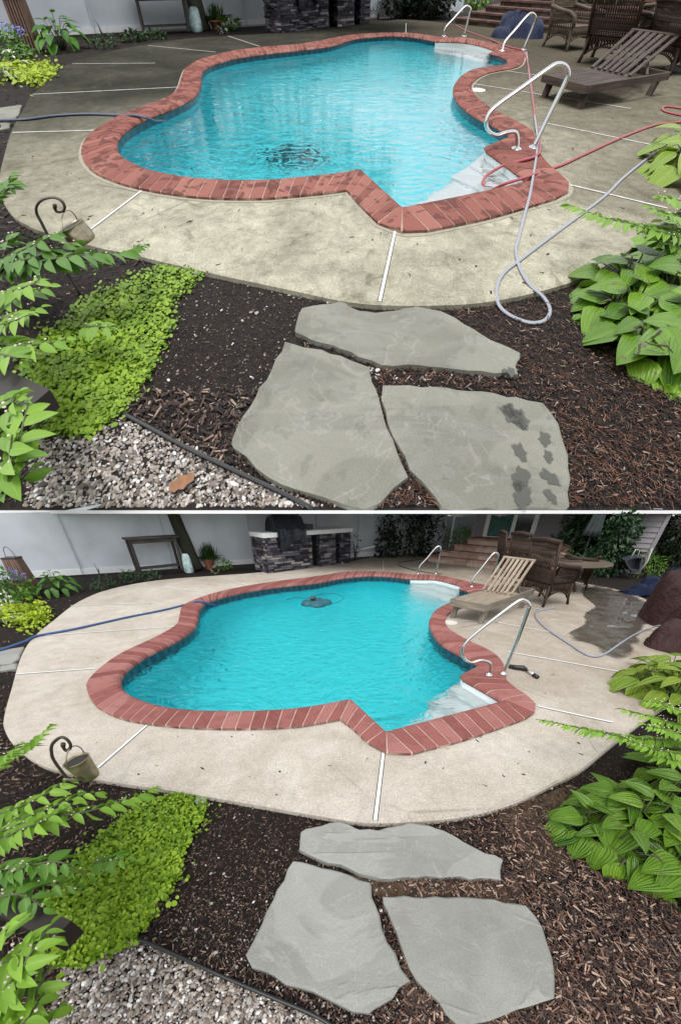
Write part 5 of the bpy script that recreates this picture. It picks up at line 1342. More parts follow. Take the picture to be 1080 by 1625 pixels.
# pool rails, steps, cleaner, cords, hoses
rail(B, 'bent steel handrail at the near steps beside a black hose valve', [(775,1071), (798,1069)], [(775,1071), (778,1062), (776.5,1052), (763,1048), (748,1051.5), (737,1046), (733,1034), (740,1019), (757,1003), (790,977), (822,954), (833,953.5), (839,961), (837,970), (818,1022), (798,1069)], .017, 'steel rails of the clean pool')
rail(B, 'steel handrail in front of the clean brick steps, further from the lounger', [(663,910.5), (691,910.5)], [(663,910.5), (665.5,899), (678,885), (690,870.5), (697,867), (699,874), (695,892), (691,910.5)], .019, 'steel rails of the clean pool')
rail(B, 'steel handrail rising beside the pale lounger backrest', [(748,931), (779,930)], [(748,931), (749.5,920), (764,901), (780,881), (787,877.5), (790,884), (785,907), (779,930)], .019, 'steel rails of the clean pool')
pool_steps(B, 'white moulded steps in the pool corner by the black hose valve', [
  ([(733,1077),(797,1112.5),(762,1123),(708,1093)], .02), ([(708,1091),(764,1122),(734,1130),(684,1104)], .12), ([(700,1106),(745,1128),(612,1161),(638,1142)], .22), ([(690,1108),(735,1131),(612,1161),(604,1150),(655,1124)], .50)], WZ_B, 1.25)
pool_steps(B, 'white moulded steps at the far corner of the clean pool below two rails', [
  ([(651,917.5),(693,918),(736,931),(728,936),(690,925),(650,922)], .02), ([(650,920),(693,922),(730,934),(724,942),(690,932),(651,926)], .20), ([(650,921),(693,924),(727,936),(716,948),(685,938),(651,931)], .38)], WZ_B, 1.25)
rb = B.g(503,962,-.02); t_ = thing(B, 'pool_cleaner', 'small blue robot cleaner afloat in the clean pool', 'pool cleaner', B.g(503,962,WZ_B - .04))
mb = MB(); cc_ = B.g(503,962,WZ_B - .05); draped_pts = [(-.17, -.05, .15), (.16, .02, .15), (0, .12, .16), (.02, -.1, .18)]
for dx, dy, r_ in draped_pts: mb.lathe([(r_ * .5, 0), (r_, .02), (r_, .07), (r_ * .75, .11), (0, .13)], cc_ + Vector((dx, dy, 0)), 16)
mesh(B, 'body', mb, M['teal'], t_, smooth=True)
mb = MB(); mb.lathe([(.05, 0), (.06, .04), (.03, .07), (0, .075)], cc_ + Vector((-.08, .02, .12)), 14); mesh(B, 'cap', mb, M['dark_grey'], t_, smooth=True)
tube_px(B, 'cleaner_cable', 'thin dark cable looping from the robot cleaner in the clean pool', 'cable', [(q[0], q[1], WZ_B + .0) for q in [(520,960),(537,955),(545,948),(530,942),(505,944),(490,950),(470,948),(455,952)]], .007, M['cord_dark'])
tube_px(B, 'garden_hose', 'blue hose crossing the clean deck into the pool', 'hose', [(-40,1044,MUL),(5,1030,MUL + .03),(40,1018,.0),(60,1009),(120,998),(200,980),(260,968),(300,958),(312,954.5,.04),(322,955.5,.035),(330,958,-.02),(345,962,-.12)], .016, M['hose_blue'])
tube_px(B, 'garden_hose', 'grey hose curving from the maroon tarpaulin to behind the pale lounger', 'hose', [(1075,998,.12),(1050,993,.10),(1032,996,.02),(1010,1005),(985,1020),(965,1034),(950,1041),(938,1041),(925,1036),(905,1023),(885,1010),(865,996),(852,983),(849,974),(855,969),(872,966),(880,964)], .014, M['hose_grey'])
tube_px(B, 'thin_hose', 'thin dark hose looped before the clean steps and far rail', 'hose', [(700,911),(675,908),(650,903),(635,898),(632,894),(640,891),(665,888),(680,884)], .010, M['dark_grey'])
t_ = thing(B, 'hose_valve', 'black hose valve with silver nozzle dropped beside the near handrail', 'hose valve', B.g(825,1063))
mb = MB(); mb.tube([B.g(807,1057,.025), B.g(818,1059,.028), B.g(829,1060,.03), B.g(835,1063,.025)], [.022, .026, .030, .018], 10); mb.tube([B.g(846,1071,.02), B.g(853,1075,.02)], [.022, .022], 10); mesh(B, 'grip', mb, M['black'], t_, smooth=True)
mb = MB(); mb.tube([B.g(834,1063,.024), B.g(840,1067,.022), B.g(847,1071,.02)], [.013, .015, .012], 8); mb.tube([B.g(842,1069,.02), B.g(848,1064,.05)], .005, 6); mesh(B, 'nozzle', mb, M['steel'], t_, smooth=True)
mb = MB(); mb.lathe([(.115, 0), (.115, .006), (.10, .010), (0, .011)], B.g(714,988,.001), 28); single(B, 'skimmer_lid', mb, M['lid'], 'round cream skimmer lid in front of the pale lounger leg', 'lid')
mb = MB(); mb.lathe([(.038, 0), (.040, .02), (.034, .026), (0, .027)], B.g(320,1272,MUL), 24); single(B, 'path_light', mb, M['disc'], 'round grey disc light in the bark at the groundcover tip', 'light', smooth=True)
mb = MB(); mb.lathe([(.022, 0), (.03, .012), (.02, .026), (0, .03)], B.g(868,1300,MUL), 12, .6); single(B, 'white_stone', mb, M['pebble'], 'white stone at the edge of the lower holey hosta', 'stone', smooth=True)
hook(B, 'dark shepherd hook rising from the jenny before the clean deck', 'tin watering-can lantern hanging over the clean deck corner', (157,1327), [(120,1255), (88,1210), (82,1193), (83,1182), (90,1174), (98,1170), (106,1173), (112,1181), (111,1188), (105,1191), (101,1186), (100.5,1180)], (121,1206), 18, (145,1233), 14, (112,1187))
mb = MB(); z0 = .34
p0, p1 = B.g(-90,1385,z0), B.g(98,1477,z0); mb.bar(p0 + Vector((0, 0, -.05)), p1 + Vector((0, 0, -.05)), .075, .10); mb.bar(p0 - Vector((.0, 0, .10)), Vector((p0.x, p0.y, MUL)), .05, .05)
single(B, 'wooden_rail', mb, M['beam'], 'dark brown timber rail end among bright leaves over the jenny patch', 'rail')
SH = 'shrub leaning over a bed with toothed light leaves'
shrub(B, 'leafy_shrub', 'bright arching shrub around the shepherd hook before the clean deck', 'shrub', [
  [(-20,1215,.2),(40,1187,.45),(80,1152,.62)], [(-30,1235,.2),(10,1200,.5),(30,1180,.6)], [(-20,1300,.25),(50,1272,.42),(118,1232,.45)],
  [(-20,1320,.25),(60,1290,.40),(130,1262,.42),(158,1258,.38)], [(-20,1325,.3),(70,1300,.42),(150,1285,.40),(215,1265,.32),(248,1249,.22)], [(-20,1345,.3),(30,1318,.4),(70,1302,.45),(115,1277,.45)], [(-20,1345,.32),(60,1300,.3),(110,1288,.28)]],
  .088, M['shrub'], B.g(-20,1330,MUL), 81, None, 1.1)
shrub(B, 'leafy_shrub', 'bright arching shrub overlapping the lower jenny patch above the timber rail', 'shrub', [
  [(-20,1385,.3),(40,1375,.42),(95,1368,.45),(140,1392,.36)], [(-20,1400,.3),(30,1380,.42),(52,1368,.45)], [(-20,1415,.3),(60,1405,.38),(120,1405,.34)], [(-30,1430,.3),(30,1420,.40),(70,1440,.38)],[(150,1370,.12),(178,1364,.2),(200,1363,.2)]],
  .078, M['shrub_dark'], B.g(-20,1400,MUL), 82, None, 1.1)
shrub(B, 'leafy_shrub', 'bright arching shrub below the timber rail beside the dry pebbles', 'shrub', [
  [(-10,1640,.2),(20,1580,.45),(45,1520,.55),(80,1470,.55)], [(-20,1600,.3),(20,1555,.5),(40,1500,.55)], [(-20,1560,.3),(20,1520,.5),(50,1500,.55),(85,1490,.5)], [(10,1660,.2),(50,1590,.4),(80,1530,.45)], [(-20,1640,.3),(30,1630,.45),(75,1570,.42)], [(-30,1520,.3),(0,1490,.5),(15,1470,.6)], [(20,1660,.2),(60,1640,.35),(95,1600,.3)]],
  .082, M['shrub'], B.g(-10,1640,MUL), 83, None, 1.15)
# right side plants
hosta(B, 'hosta', 'pale yellow-green hosta over the clean deck edge by the tarpaulin', 'plant', [(1062,1120,1.0), (1015,1100,.7), (1110,1100,.9), (1050,1085,.8)], .28, 28, M['hosta_lite'], 91, .40, .40, wid=.66)
shrub(B, 'leafy_shrub', 'feathery shrub reaching over the clean deck between two hostas', 'shrub', [
  [(1100,1175,.25),(1010,1172,.38),(940,1160,.40),(857,1142,.36)], [(1100,1200,.25),(1040,1190,.36),(990,1172,.4)], [(1110,1160,.3),(1040,1140,.45),(985,1125,.48)], [(1100,1140,.3),(1060,1120,.5),(1020,1112,.52)], [(1120,1210,.2),(1060,1205,.3),(1000,1180,.3)], [(1110,1180,.3),(1060,1160,.45),(1020,1150,.5)],[(1120,1150,.3),(1080,1130,.5),(1055,1122,.55)]],
  .066, M['shrub'], B.g(1100,1180,MUL), 92, None, 1.35, .42)
hosta(B, 'hosta', 'large dark green hosta with torn leaves beside the split bark', 'plant', [(1000,1330,1.0), (960,1305,.7), (1060,1350,1.0), (1040,1290,.8), (955,1345,.6), (925,1325,.45), (1100,1300,1.0), (1075,1395,.8), (1050,1235,.6)],   .19, 33, M['hosta'], 93, .34, .32, wid=.84)
WL = []
for k, (x, y) in enumerate(((1020,1345),(985,1375),(1045,1370),(960,1290),(1010,1300))):
    r_ = random.Random(k); c0 = B.g(x, y, .17); pts = [c0 + Vector((r_.uniform(-.02, .02) + .03 * i * math.cos(k), .03 * i * math.sin(k), .015 * math.sin(i * 1.7))) for i in range(4)]; WL.append(pts)
o = [q for q in bpy.data.objects if q.get('label', '').startswith('large dark green hosta with torn')][0]
for pts in WL:
    mb = MB(); mb.tube(pts, [.002, .006, .004, .002], 6); mesh(B, 'withered_leaf', mb, M['twig'], o, smooth=True)

# ================================================================ UPPER YARD on the hillside terrace (stained deck)
PA = [
 [(572,268,550,300),(540,274,518,304.5),(475,281,462,310),(425,285,413,313.5),(350,285,335,312.5),(300,281,277,307),(250,272,220,297),(215,260,178,285),(193,246,147,270),(186,231,130,248),(191,216,132,226),(208,201,148,207),(235,187,192,181),(266,174.5,232,166),(294,162,262,155),(311,150,277,145),(319.5,133,284,134),(319,122,288,121),(323,112,294,108),(333,104.5,311,96.5),(350,98.5,335,88.5),(377,91.5,370,80),(425,84.5,418,74),(470,79.5,468,70),(510,75,500,65.5),(535,70,525,60.5),(560,62,550,56),(585,58.5,580,53),(622,56.5,620,51.5),(655,58.5,656,52.5),(680,63,685,56.5),(690,65,697,58.5)],
 [(690,65,697,58.5),(715,65.5,718,58.5),(740,67,743,60),(765,72.5,768,65.5),(788,80,812,74.5)],
 [(788,80,812,74.5),(774,84,833,80)],
 [(774,84,833,80),(790,87.5,832,88),(802,93.5,831,95)],
 [(802,93.5,831,95),(805,99,826,102),(795,104,812,107.5),(765,107.5,780,113.5),(745,112,765,118.5),(730,121,754,126),(720.5,133,748,133),(718,145,748.5,140),(722,156,753,148),(731,167,763,159),(748,181,782,173),(772,194,808,186),(799,208,830,197),(808,218,846,208)],
 [(808,218,846,208),(767,233,850,225)],
 [(767,233,850,225),(770,238.5,855,240)],
 [(770,238.5,855,240),(803,262,870,259),(836,286.5,885,272)],
 [(836,286.5,885,272),(836,286.5,897,280),(836,286.5,904,294),(836,286.5,899,305),(836,286.5,880,314)],
 [(836,286.5,880,314),(740,308,778,343.5),(638,328,680,364)],
 [(638,328,680,364),(638,328,655,366.5),(638,328,635,365),(638,328,600,352)],
 [(638,328,600,352),(604,297,571,324),(572,268,550,300)],
]
DA = [(425,53),(360,57),(300,61),(240,69),(200,76),(160,86),(112,100),(87,120),(52,150),(37,175),(20,205),(7,250),(1,280),(5,312),(22,339),(44,353),(64,362),(155,388),(220,402),(350,432),(450,453),(540,472),(605,479),(690,479.5),(765,475),(840,461),(915,439),(970,410),(1021,374),(1075,330),(1150,280),(1260,220),(1260,130),(1100,92),(960,66),(880,54),(800,46),(716,37),(640,31),(590,36),(510,42)]
WZ_A = -.10
for g_ in PA: g_[:] = [tuple(q) for q in g_]
hole_a, outer_a = pool(A, 'A', PA, .107, 3.4, WZ_A, dict(coping='wet dark red brick coping around the pool crossed by the red hose'), (1, 6, 7, 8, 9))
yn = A.g(540, 809.5, MUL).y
OUT_A = [Vector((-2.3, yn, 0)), Vector((2.3, yn, 0)), Vector((26, 30, 0)), Vector((-26, 30, 0))]
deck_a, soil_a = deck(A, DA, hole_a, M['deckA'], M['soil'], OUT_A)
setting(A, 'terrace_bark_bed', soil_a, M['soil'])
so_ = MB(); m_ = [Vector((p.x, p.y, MUL - .004)) for p in OUT_A]; lw = [Vector((p.x, p.y, MUL - .012)) for p in OUT_A]
so_.add(m_ + lw, [(0, 4, 5, 1), (1, 5, 6, 2), (2, 6, 7, 3), (3, 7, 4, 0)])
so_.sheet([Vector(p) for p in OUT_A], [grow(deck_a, .05)], MUL - .012)
setting(A, 'terrace_slab', so_, M['bounce_soffit'])  # underside kept pale to throw light back below
# white bar added to divide the two yards, shaped as a terrace kerb
kd0 = Vector(B.ray(540, 810.0)); kd1 = Vector(B.ray(540, 815.2)); KE = EDGE.y
r0 = lambda y: H + kd0.z * y / kd0.y
r1 = lambda y: H + kd1.z * y / kd1.y
kb = MB(); kb.hexa([(-16, KY, r1(KY)), (16, KY, r1(KY)), (16, KE + .02, r1(KE)), (-16, KE + .02, r1(KE)), (-16, KY, r0(KY)), (16, KY, r0(KY)), (16, KE + .02, r0(KE)), (-16, KE + .02, r0(KE))])
setting(B, 'divider_bar', kb, M['divider_white'])
joints(A, [((229,299),(143,364)),((627,364),(602,478))], M['joint'], .018)
joints(A, [((904,293),(1058,330)),((861,194),(1045,232)),((747,132),(1000,172)),((790,110.5),(850,119)),((20,210),(152,206.5)),((52,149.5),(283,138)),((115,101),(246,100)),((235,72),(343,82.5)),((362,57),(412,73.5)),((644,37),(643.5,52))], M['jointA'], .020)
FA = [
 ([(467,522),(480,487),(510,482),(540,477),(555,485),(570,492),(595,495),(625,492),(642,487),(660,484),(685,490),(710,497),(765,530),(826,559),(820,573),(822,592),(765,587),(700,581),(665,578),(605,577),(570,565),(540,552),(510,542),(470,526)], 'long thin bluestone slab nearest the stained deck and the looped grey hose'),
 ([(452,540),(540,563),(587,582),(589,598),(595,615),(615,680),(647,755),(605,795),(580,805.5),(540,797),(425,757),(370,710),(367,695),(395,645),(430,585)], 'wet five-sided bluestone slab beside the black-edged damp bark'),
 ([(607,610),(650,610),(690,612),(765,620),(860,637),(885,670),(902,720),(904,800),(890,806.5),(705,806.5),(650,745),(615,670),(606,632)], 'bluestone slab spotted with dark wet patches'),
]
fa_ = [flagstone(A, lab, px, M['flagA'], 140 + k, group='stones of the wet garden path') for k, (px, lab) in enumerate(FA)]
marks(A, [(812,658,.040),(825,664,.034),(806,650,.022),(864,696,.024),(824,716,.026),(870,724,.018),(826,758,.032),(872,757,.026),(828,786,.034),(873,787,.02),(811,590,.02),(800,588,.012)], -.004, 5, fa_[2])
FINE_A = [(330,430),(470,460),(480,500),(450,545),(385,640),(365,700),(300,640),(210,650),(260,560),(280,500)]
exA = [DA] + [[(cx + (x - cx) * .97, cy + (y - cy) * .97) for x, y in px] for px, _ in FA for cx, cy in [np.mean(px, 0)]]
JA = [(352,432),(330,428),(300,410),(265,418),(228,440),(190,455),(150,470),(110,512),(62,545),(35,590),(55,640),(62,690),(150,692),(190,655),(215,630),(240,590),(265,545),(276,510),(270,490),(285,470),(308,458),(316,440)]
PEB_A = [(50,720),(60,690),(130,690),(198,660),(300,705),(400,757),(520,809),(38,809)]
chips(A, 'bark_mulch', M['chipsA'], 24000, (0, 410, 1080, 809), exA + [PEB_A, FINE_A], .022, 101)
chips(A, 'fine_dark_mulch', M['chipsA'], 16000, (200, 420, 620, 700), exA + [PEB_A], .013, 120, keep=FINE_A, lift=.008)
chips(A, 'wood_slivers', M['chipsP'], 420, (200, 420, 620, 700), exA, .016, 121, keep=FINE_A, lift=.012, thin=.7)
chips(A, 'bark_mulch_of_side_bed', M['chipsA'], 3200, (-30, 50, 300, 420), [DA], .05, 102)
chips(A, 'loose_bark_mulch', M['chipsB'], 900, (640, 480, 1080, 809), exA, .030, 103, lift=.03)
chips(A, 'brown_bark_mulch', M['chipsB'], 750, (200, 620, 420, 740), exA + [PEB_A], .042, 104, lift=.03)
chips(A, 'pine_needles', M['rust'], 8000, (600, 380, 1080, 809), exA, .027, 105, lift=.03, thin=.38)
chips(A, 'grit', M['pebble'], 380, (280, 430, 700, 809), exA, .012, 106, lift=.02, thin=2.5)
pebbles(A, 6800, PEB_A, .0054, 107, [(620,800,50,18,120),(630,690,16,40,60),(590,590,12,16,40),(700,600,80,8,50),(450,480,120,20,60),(340,600,70,60,80),(860,700,90,60,40)])
mbj = ground_cover(A, 'x', M['jenny'], 22000, JA, .0175, 108, hgt=.05)
setting(A, 'creeping_jenny', mbj, M['jenny'], 'stuff', True)
chips(A, 'leaf_litter', M['litter'], 170, (30, 60, 1080, 470), [[(q[2], q[3]) for g in PA for q in g]], .035, 109, z=.0, keep=DA, lift=.004, thin=1.3)
tube_px(A, 'edging_strip', 'black double edging strip between wet pebbles and damp bark', 'edging', [(197,657,MUL + .012),(235,677,MUL + .012),(300,712,MUL + .012),(380,750,MUL + .012),(440,778,MUL + .012),(496,807,MUL + .012)], .0085, M['edging'])
mb = MB(); c0 = A.g(268,777,MUL + .03); V0, F0, L0 = leaf_mesh(6, 5, lambda t: .32 * (.55 + .45 * abs(math.sin(t * 9))) * math.sin(math.pi * min(.98, t + .03)) ** .5, .3, -.2)
mb.scatter(V0, F0, np.array([tuple(c0)]), frames(np.array([[1, .5, .1]]), np.array([[0, -.2, 1.0]]), [.09], [.10], [.09]), [.5], L0); single(A, 'dry_leaf', mb, M['dry'], 'curled orange-brown dry leaf lying on the wet pebbles', 'leaf', smooth=True)

# fence, steps and house at the back of the upper yard
fdirA = A.g(395,39) - A.g(135,54); foA = A.g(135,54)
nA = Vector((fdirA.y, -fdirA.x, 0)).normalized()
def fptA(px): p = A.onplane(px, 50, foA, nA); p.z = 0; return p
fpa = [fptA(q) for q in (-190, 152, 392, 560, 700)]
fence(A, 'white vinyl fence behind the console table beside the stained deck', fpa, lambda p: 1.9, [], None)
aA, dA_, nbA = brick_steps(A, 'dark weathered brick steps behind the blue tarpaulin heap', (722,37.5), (880,54), 5, .155, .30, 2.2, M['stepA_brick'], M['stepA_stone'], 31)
hA = thing(A, 'house', 'house base with white sill above the dark weathered steps', 'house', aA + nbA * 2.3)
wo_ = aA + nbA * 2.4
wt2 = lambda x, o=0: Vector(((wo_ + dA_ * x + nbA * o).x, (wo_ + dA_ * x + nbA * o).y, 0))
mb = MB()
for k in range(24):
    z = k * .115; mb.hexa([wt2(.4, -.028) + Vector((0, 0, z)), wt2(9, -.028) + Vector((0, 0, z)), wt2(9, .05) + Vector((0, 0, z)), wt2(.4, .05) + Vector((0, 0, z)), wt2(.4, -.004) + Vector((0, 0, z + .115)), wt2(9, -.004) + Vector((0, 0, z + .115)), wt2(9, .05) + Vector((0, 0, z + .115)), wt2(.4, .05) + Vector((0, 0, z + .115))])
mesh(A, 'siding', mb, M['siding'], hA)
mb = MB(); zs = 5 * .155 - .02
mb.hexa([wt2(.9, -.10), wt2(3.6, -.10), wt2(3.6, -.03), wt2(.9, -.03)] + [q + Vector((0, 0, zs + .16)) for q in (wt2(.9, -.10), wt2(3.6, -.10), wt2(3.6, -.03), wt2(.9, -.03))]); sill = mesh(A, 'door_sill', mb, M['trim'], hA)
mb = MB()
for x in (.9, 2.2, 3.5): mb.hexa([wt2(x, -.09), wt2(x + .1, -.09), wt2(x + .1, -.03), wt2(x, -.03)] + [q + Vector((0, 0, zs + 2.0)) for q in (wt2(x, -.09), wt2(x + .1, -.09), wt2(x + .1, -.03), wt2(x, -.03))])
mesh(A, 'door_frame', mb, M['trim'], hA)
mb = MB(); mb.hexa([wt2(.95, -.06), wt2(3.55, -.06), wt2(3.55, -.03), wt2(.95, -.03)] + [q + Vector((0, 0, zs + 1.95)) for q in (wt2(.95, -.06), wt2(3.55, -.06), wt2(3.55, -.03), wt2(.95, -.03))]); mesh(A, 'door_glass', mb, M['glass'], hA)
g0, g1 = A.g(714,18), A.g(733,19); gt = MB(); dd = (g1 - g0).normalized(); nn = Vector((-dd.y, dd.x, 0))
gt.hexa([g0, g1, g1 + nn * .05, g0 + nn * .05] + [q + Vector((0, 0, 1.9)) for q in (g0, g1, g1 + nn * .05, g0 + nn * .05)])
gate = single(A, 'garden_gate', gt, M['vinyl'], 'white gate leaf between the dark hedge and the weathered steps', 'gate', base=g0)
ka, kd, kn, kl = kitchen(A, 'dark stone outdoor kitchen standing on the stained wet deck', (447,52.5), (586,37), [(.50, .60), (.80, .875)], .80, 121)
grill(A, 'black grill cover hanging over the front of the kitchen on the stained deck', ka, kd, kn, kl * .16, kl * .38, .90, .44)
trunk(A, 'tree trunk behind the console table and sack by the stained deck', (320,48), .17, 3.2, (-.35, .1), None, [(-.3, 4.8, 2.8, 2.6, 3200), (2.4, 4.4, 2.3, 2.4, 2400), (4.2, 4.6, 1.3, 2.2, 1300), (-2.6, 4.0, 1.6, 1.8, 900)])
trunk(A, 'tree trunk at the blue flowers beside the stained deck', (12,52), .20, 3.2, (-.3, .1), None, [(0, 4.6, 2.9, 2.4, 2600), (-2.5, 4.2, 2, 2, 900)])
console(A, 'weathered console table standing behind the stained wet deck', (229,53), (301,49.5), .80)
sack(A, 'teal and white printed sack leaning by the trunk, near the stained deck', (313,51), .30, .60)
pot(A, 'grass_pot', 'terracotta pot of spiky grass between sack and kitchen, near the stained deck', (346,47.5), .20, .26, 'terracotta', 'grass', 105, 'grassblade')
lantern_box(A, 'tapered slatted wood lantern beside the broad-leaved plant and stained deck', (53,80.5), .34, .30, .98)
bush(A, 'hydrangea', 'dark hydrangea with pale blue blooms beside the stained deck', 'shrub', [blob(A, 8,72,90,34,22,420), blob(A, 30,86,98,16,12,140)], .10, 'shrub_dark', 151, A.g(8,90,MUL))
hy = [o for o in bpy.data.objects if o.get('label', '') == 'dark hydrangea with pale blue blooms beside the stained deck'][0]
fl = MB()
for q, r_ in (((3,42),11), ((26,49),9)): leaf_blob(fl, *blob(A, q[0], q[1], 84, r_, r_ * .6, 130), .05, 152 + r_, shell=.7)
mesh(A, 'blooms', fl, M['flower_blue'], hy, smooth=True)
hosta(A, 'hosta', 'mid-green broad-leaved plant beside the slatted lantern and stained deck', 'plant', [(101,80,1.0)], .26, 40, M['hosta_far'], 153, .72, .62, base=HOSTA_S)
bush(A, 'low_plant', 'dull low plant under the console table beside the stained deck', 'plant', [blob(A, 210,57,62,18,8,200), blob(A, 248,55,58,14,6,120)], .10, 'dull', 154, A.g(210,62,MUL), stems=2)
bush(A, 'low_plant', 'brownish low plant between broad leaves and console, near the stained deck', 'plant', [blob(A, 165,65,72,20,8,190)], .08, 'dull', 155, A.g(165,72,MUL), stems=2)
bush(A, 'low_plant', 'bushy green plant touching the grass pot, near the stained deck', 'plant', [blob(A, 366,36,45,14,8,160)], .10, 'shrub_dark', 156, A.g(366,45,MUL), stems=2)
bush(A, 'low_plant', 'tiny cream-leaved plant before the grass pot, near the stained deck', 'plant', [blob(A, 351,46,50,6,5,26)], .10, 'variegated', 157, A.g(351,51,MUL), stems=1)
tw = MB(); y_ = A.g(160,58).y; tw.tube([A.at(166,58,y_), A.at(160,50,y_), A.at(157,42,y_), A.at(151,31,y_)], [.03, .022, .012, .004], 6)
single(A, 'dead_branch', tw, M['twig'], 'dead dark branch stuck upright before the white fence, near the stained deck', 'branch', smooth=True, base=A.g(166,58,MUL))
v_ = hosta(A, 'variegated_hosta', 'white-edged spiky plant beside the golden groundcover and stained deck', 'plant', [(12,128,1.0), (32,108,.6)], .18, 26, M['variegated'], 158, .2, .32, base=LEAF, wid=.34)
wf = MB()
for q in ((12,82),(18,85),(3,96)): leaf_blob(wf, *blob(A, q[0], q[1], 118, 5, 4, 9), .06, 159 + q[0], shell=.6)
mesh(A, 'white_flowers', wf, M['flower_white'], v_, smooth=True)
gj = ground_cover(A, 'x', M['jenny_gold'], 1500, [(0,103),(45,107),(80,108),(93,117),(82,128),(62,137),(35,133),(0,120)], .05, 160, hgt=.16)
single(A, 'golden_creeping_jenny', gj, M['jenny_gold'], 'golden groundcover clump spilling onto the stained deck edge', 'groundcover', smooth=True)
flagstone(A, 'flat grey paving slab in the side bed above the dark blue hose', [(-40,178),(5,170),(34,166),(30,180),(22,188),(-30,196)], M['flagA'], 161, -.02)
flagstone(A, 'small grey stone in the side bed below the paving slab, stained deck', [(0,195),(16,193),(15,202),(0,205)], M['flagA'], 162, -.02)
bush(A, 'evergreen_hedge', 'dark evergreen hedge between kitchen and gate near the weathered steps', 'hedge', [blob(A, 670,2,26,42,30,1900, 30), blob(A, 690,-30,26,50,40,1200, 40), blob(A, 628,4,28,20,18,500, 18)], .14, 'ever', 163, A.g(670,26,MUL), stems=3)
bush(A, 'yellow_green_shrub', 'green shrub between the gate and the weathered steps', 'shrub', [blob(A, 760,0,22,18,13,420)], .12, 'yellowgreen', 164, A.g(760,22,MUL))
bush(A, 'rhododendron', 'dark green rhododendron against the house beyond the wicker chairs', 'shrub', [blob(A, 1010,-4,50,62,36,1500, 30), blob(A, 930,2,46,30,16,420, 20), blob(A, 1075,10,52,40,36,700, 25)], .17, 'rhodo', 165, A.g(1000,50,MUL), stems=5)
wb_ = MB(); y_ = A.g(600,26).y; wb_.bar(A.at(587,19,y_), A.at(630,9,y_ + .2), .03, .05); single(A, 'white_board', wb_, M['trim'], 'white edging board propped between kitchen and hedge above the stained deck', 'board', base=A.g(600,26))
pot(A, 'plant_pot', 'small terracotta pot before the hedge near the weathered steps', (682,28), .10, .22, 'terracotta', 'x', 171, 'yellowgreen')
pot(A, 'plant_pot', 'mossy pot at the end of the board above the stained deck', (637,27), .16, .16, 'cement', 'x', 172, 'dull')
bush(A, 'thin_plant', 'sparse dark plant at the end of the kitchen on the stained deck', 'plant', [blob(A, 600,14,28,14,10,90)], .08, 'ever', 173, A.g(600,28,MUL), wid=.6)

# furniture
lounger(A, 'dark wet wooden sun lounger on the stained deck', (852,154), (916,175), (1048,150), .30, (A.at(1003,47,A.g(1000,120).y + .30), A.at(1079,57,A.g(1060,124).y + .30)), .52, M['wood_darkA'], M['wood_darkA'])
wicker_chair(A, 'worn wicker armchair between the blue tarpaulin heap and the wet lounger', (897,76), .4, 1.12, 'wicker_old', 1.05, lean=.10)
wicker_chair(A, 'big dark wicker chair with its back leaning over the wet lounger', (962,100), 2.35, 1.25, 'wicker', 1.12, lean=.2)
wicker_chair(A, 'dark wicker chair partly hidden behind the wet lounger backrest', (1062,112), math.pi * .55, 1.15, 'wicker', .9)
wicker_chair(A, 'wicker chair by the rhododendron, beyond the wet lounger backrest', (1040,74), math.pi - .3, 1.2, 'wicker_old', 1.05, lean=.3)
c_ = A.g(1078,112); mb = MB(); mb.lathe([(.22, 0), (.24, .03), (.20, .06), (.05, .08), (.05, .68), (.0, .68)], c_, 24)
t_ = thing(A, 'side_table', 'small dark round table behind the wet lounger with a pale base', 'table', c_); mesh(A, 'pedestal', mb, M['cement'], t_)
mb = MB(); mb.lathe([(0, .66), (.40, .66), (.42, .68), (.40, .70), (0, .70)], c_ + Vector((0, 0, 0)), 30); mesh(A, 'tabletop', mb, M['wicker'], t_)
mcA = lambda px, py, rx, ry, rz: (tuple(A.g(px, py))[:2] + (0,), (rx, ry, rz))
draped(A, 'tarpaulin', 'dark blue tarpaulin heaped on the deck before the weathered steps', 'tarpaulin', [mcA(812, 56, .36, .42, .50), mcA(838, 58, .30, .42, .40), mcA(795, 59, .25, .25, .22)], 113, M['tarp_blue'], None, 1.8)
rail(A, 'bent steel handrail by the steps with red and grey hoses passing it', [(819,236), (846,234)], [(819,236), (820.5,226), (818,210), (803,210), (788,214.5), (776,209), (770.5,197), (776,180), (791,165), (830,137), (869,109), (884,101), (896,104), (901,115), (896,131), (870,184), (846,234)], .020, 'steel rails of the stained pool')
rail(A, 'steel handrail before the weathered steps, touched by the red hose', [(704,57.5), (736,57.5)], [(704,57.5), (706,45), (720,29), (735,12.5), (741,9.5), (746,14), (744,25), (736,57.5)], .024, 'steel rails of the stained pool')
rail(A, 'steel handrail in front of the blue tarpaulin heap', [(796,81), (830,79)], [(796,81), (801,66), (818,46), (836,25), (844,21), (849,27), (846,40), (830,79)], .024, 'steel rails of the stained pool')
pool_steps(A, 'white moulded steps in the pool corner under the red hose end', [
  ([(770,240),(836,287),(803,296),(744,262)], .02), ([(744,260),(805,295),(772,303),(716,276)], .18), ([(735,272),(780,301),(640,328),(666,312)], .34), ([(705,280),(760,304),(638,329),(630,320),(676,296)], .9)], WZ_A, 3.4)
pool_steps(A, 'white moulded steps at the far corner of the stained pool', [
  ([(690,65),(715,65.5),(740,67),(765,73),(786,81),(772,86),(735,76),(689,71)], .03), ([(690,67),(740,71),(776,83),(770,92),(735,82),(689,76)], .3), ([(690,68),(740,73),(774,86),(768,98),(735,88),(689,80)], .6)], WZ_A, 3.4)
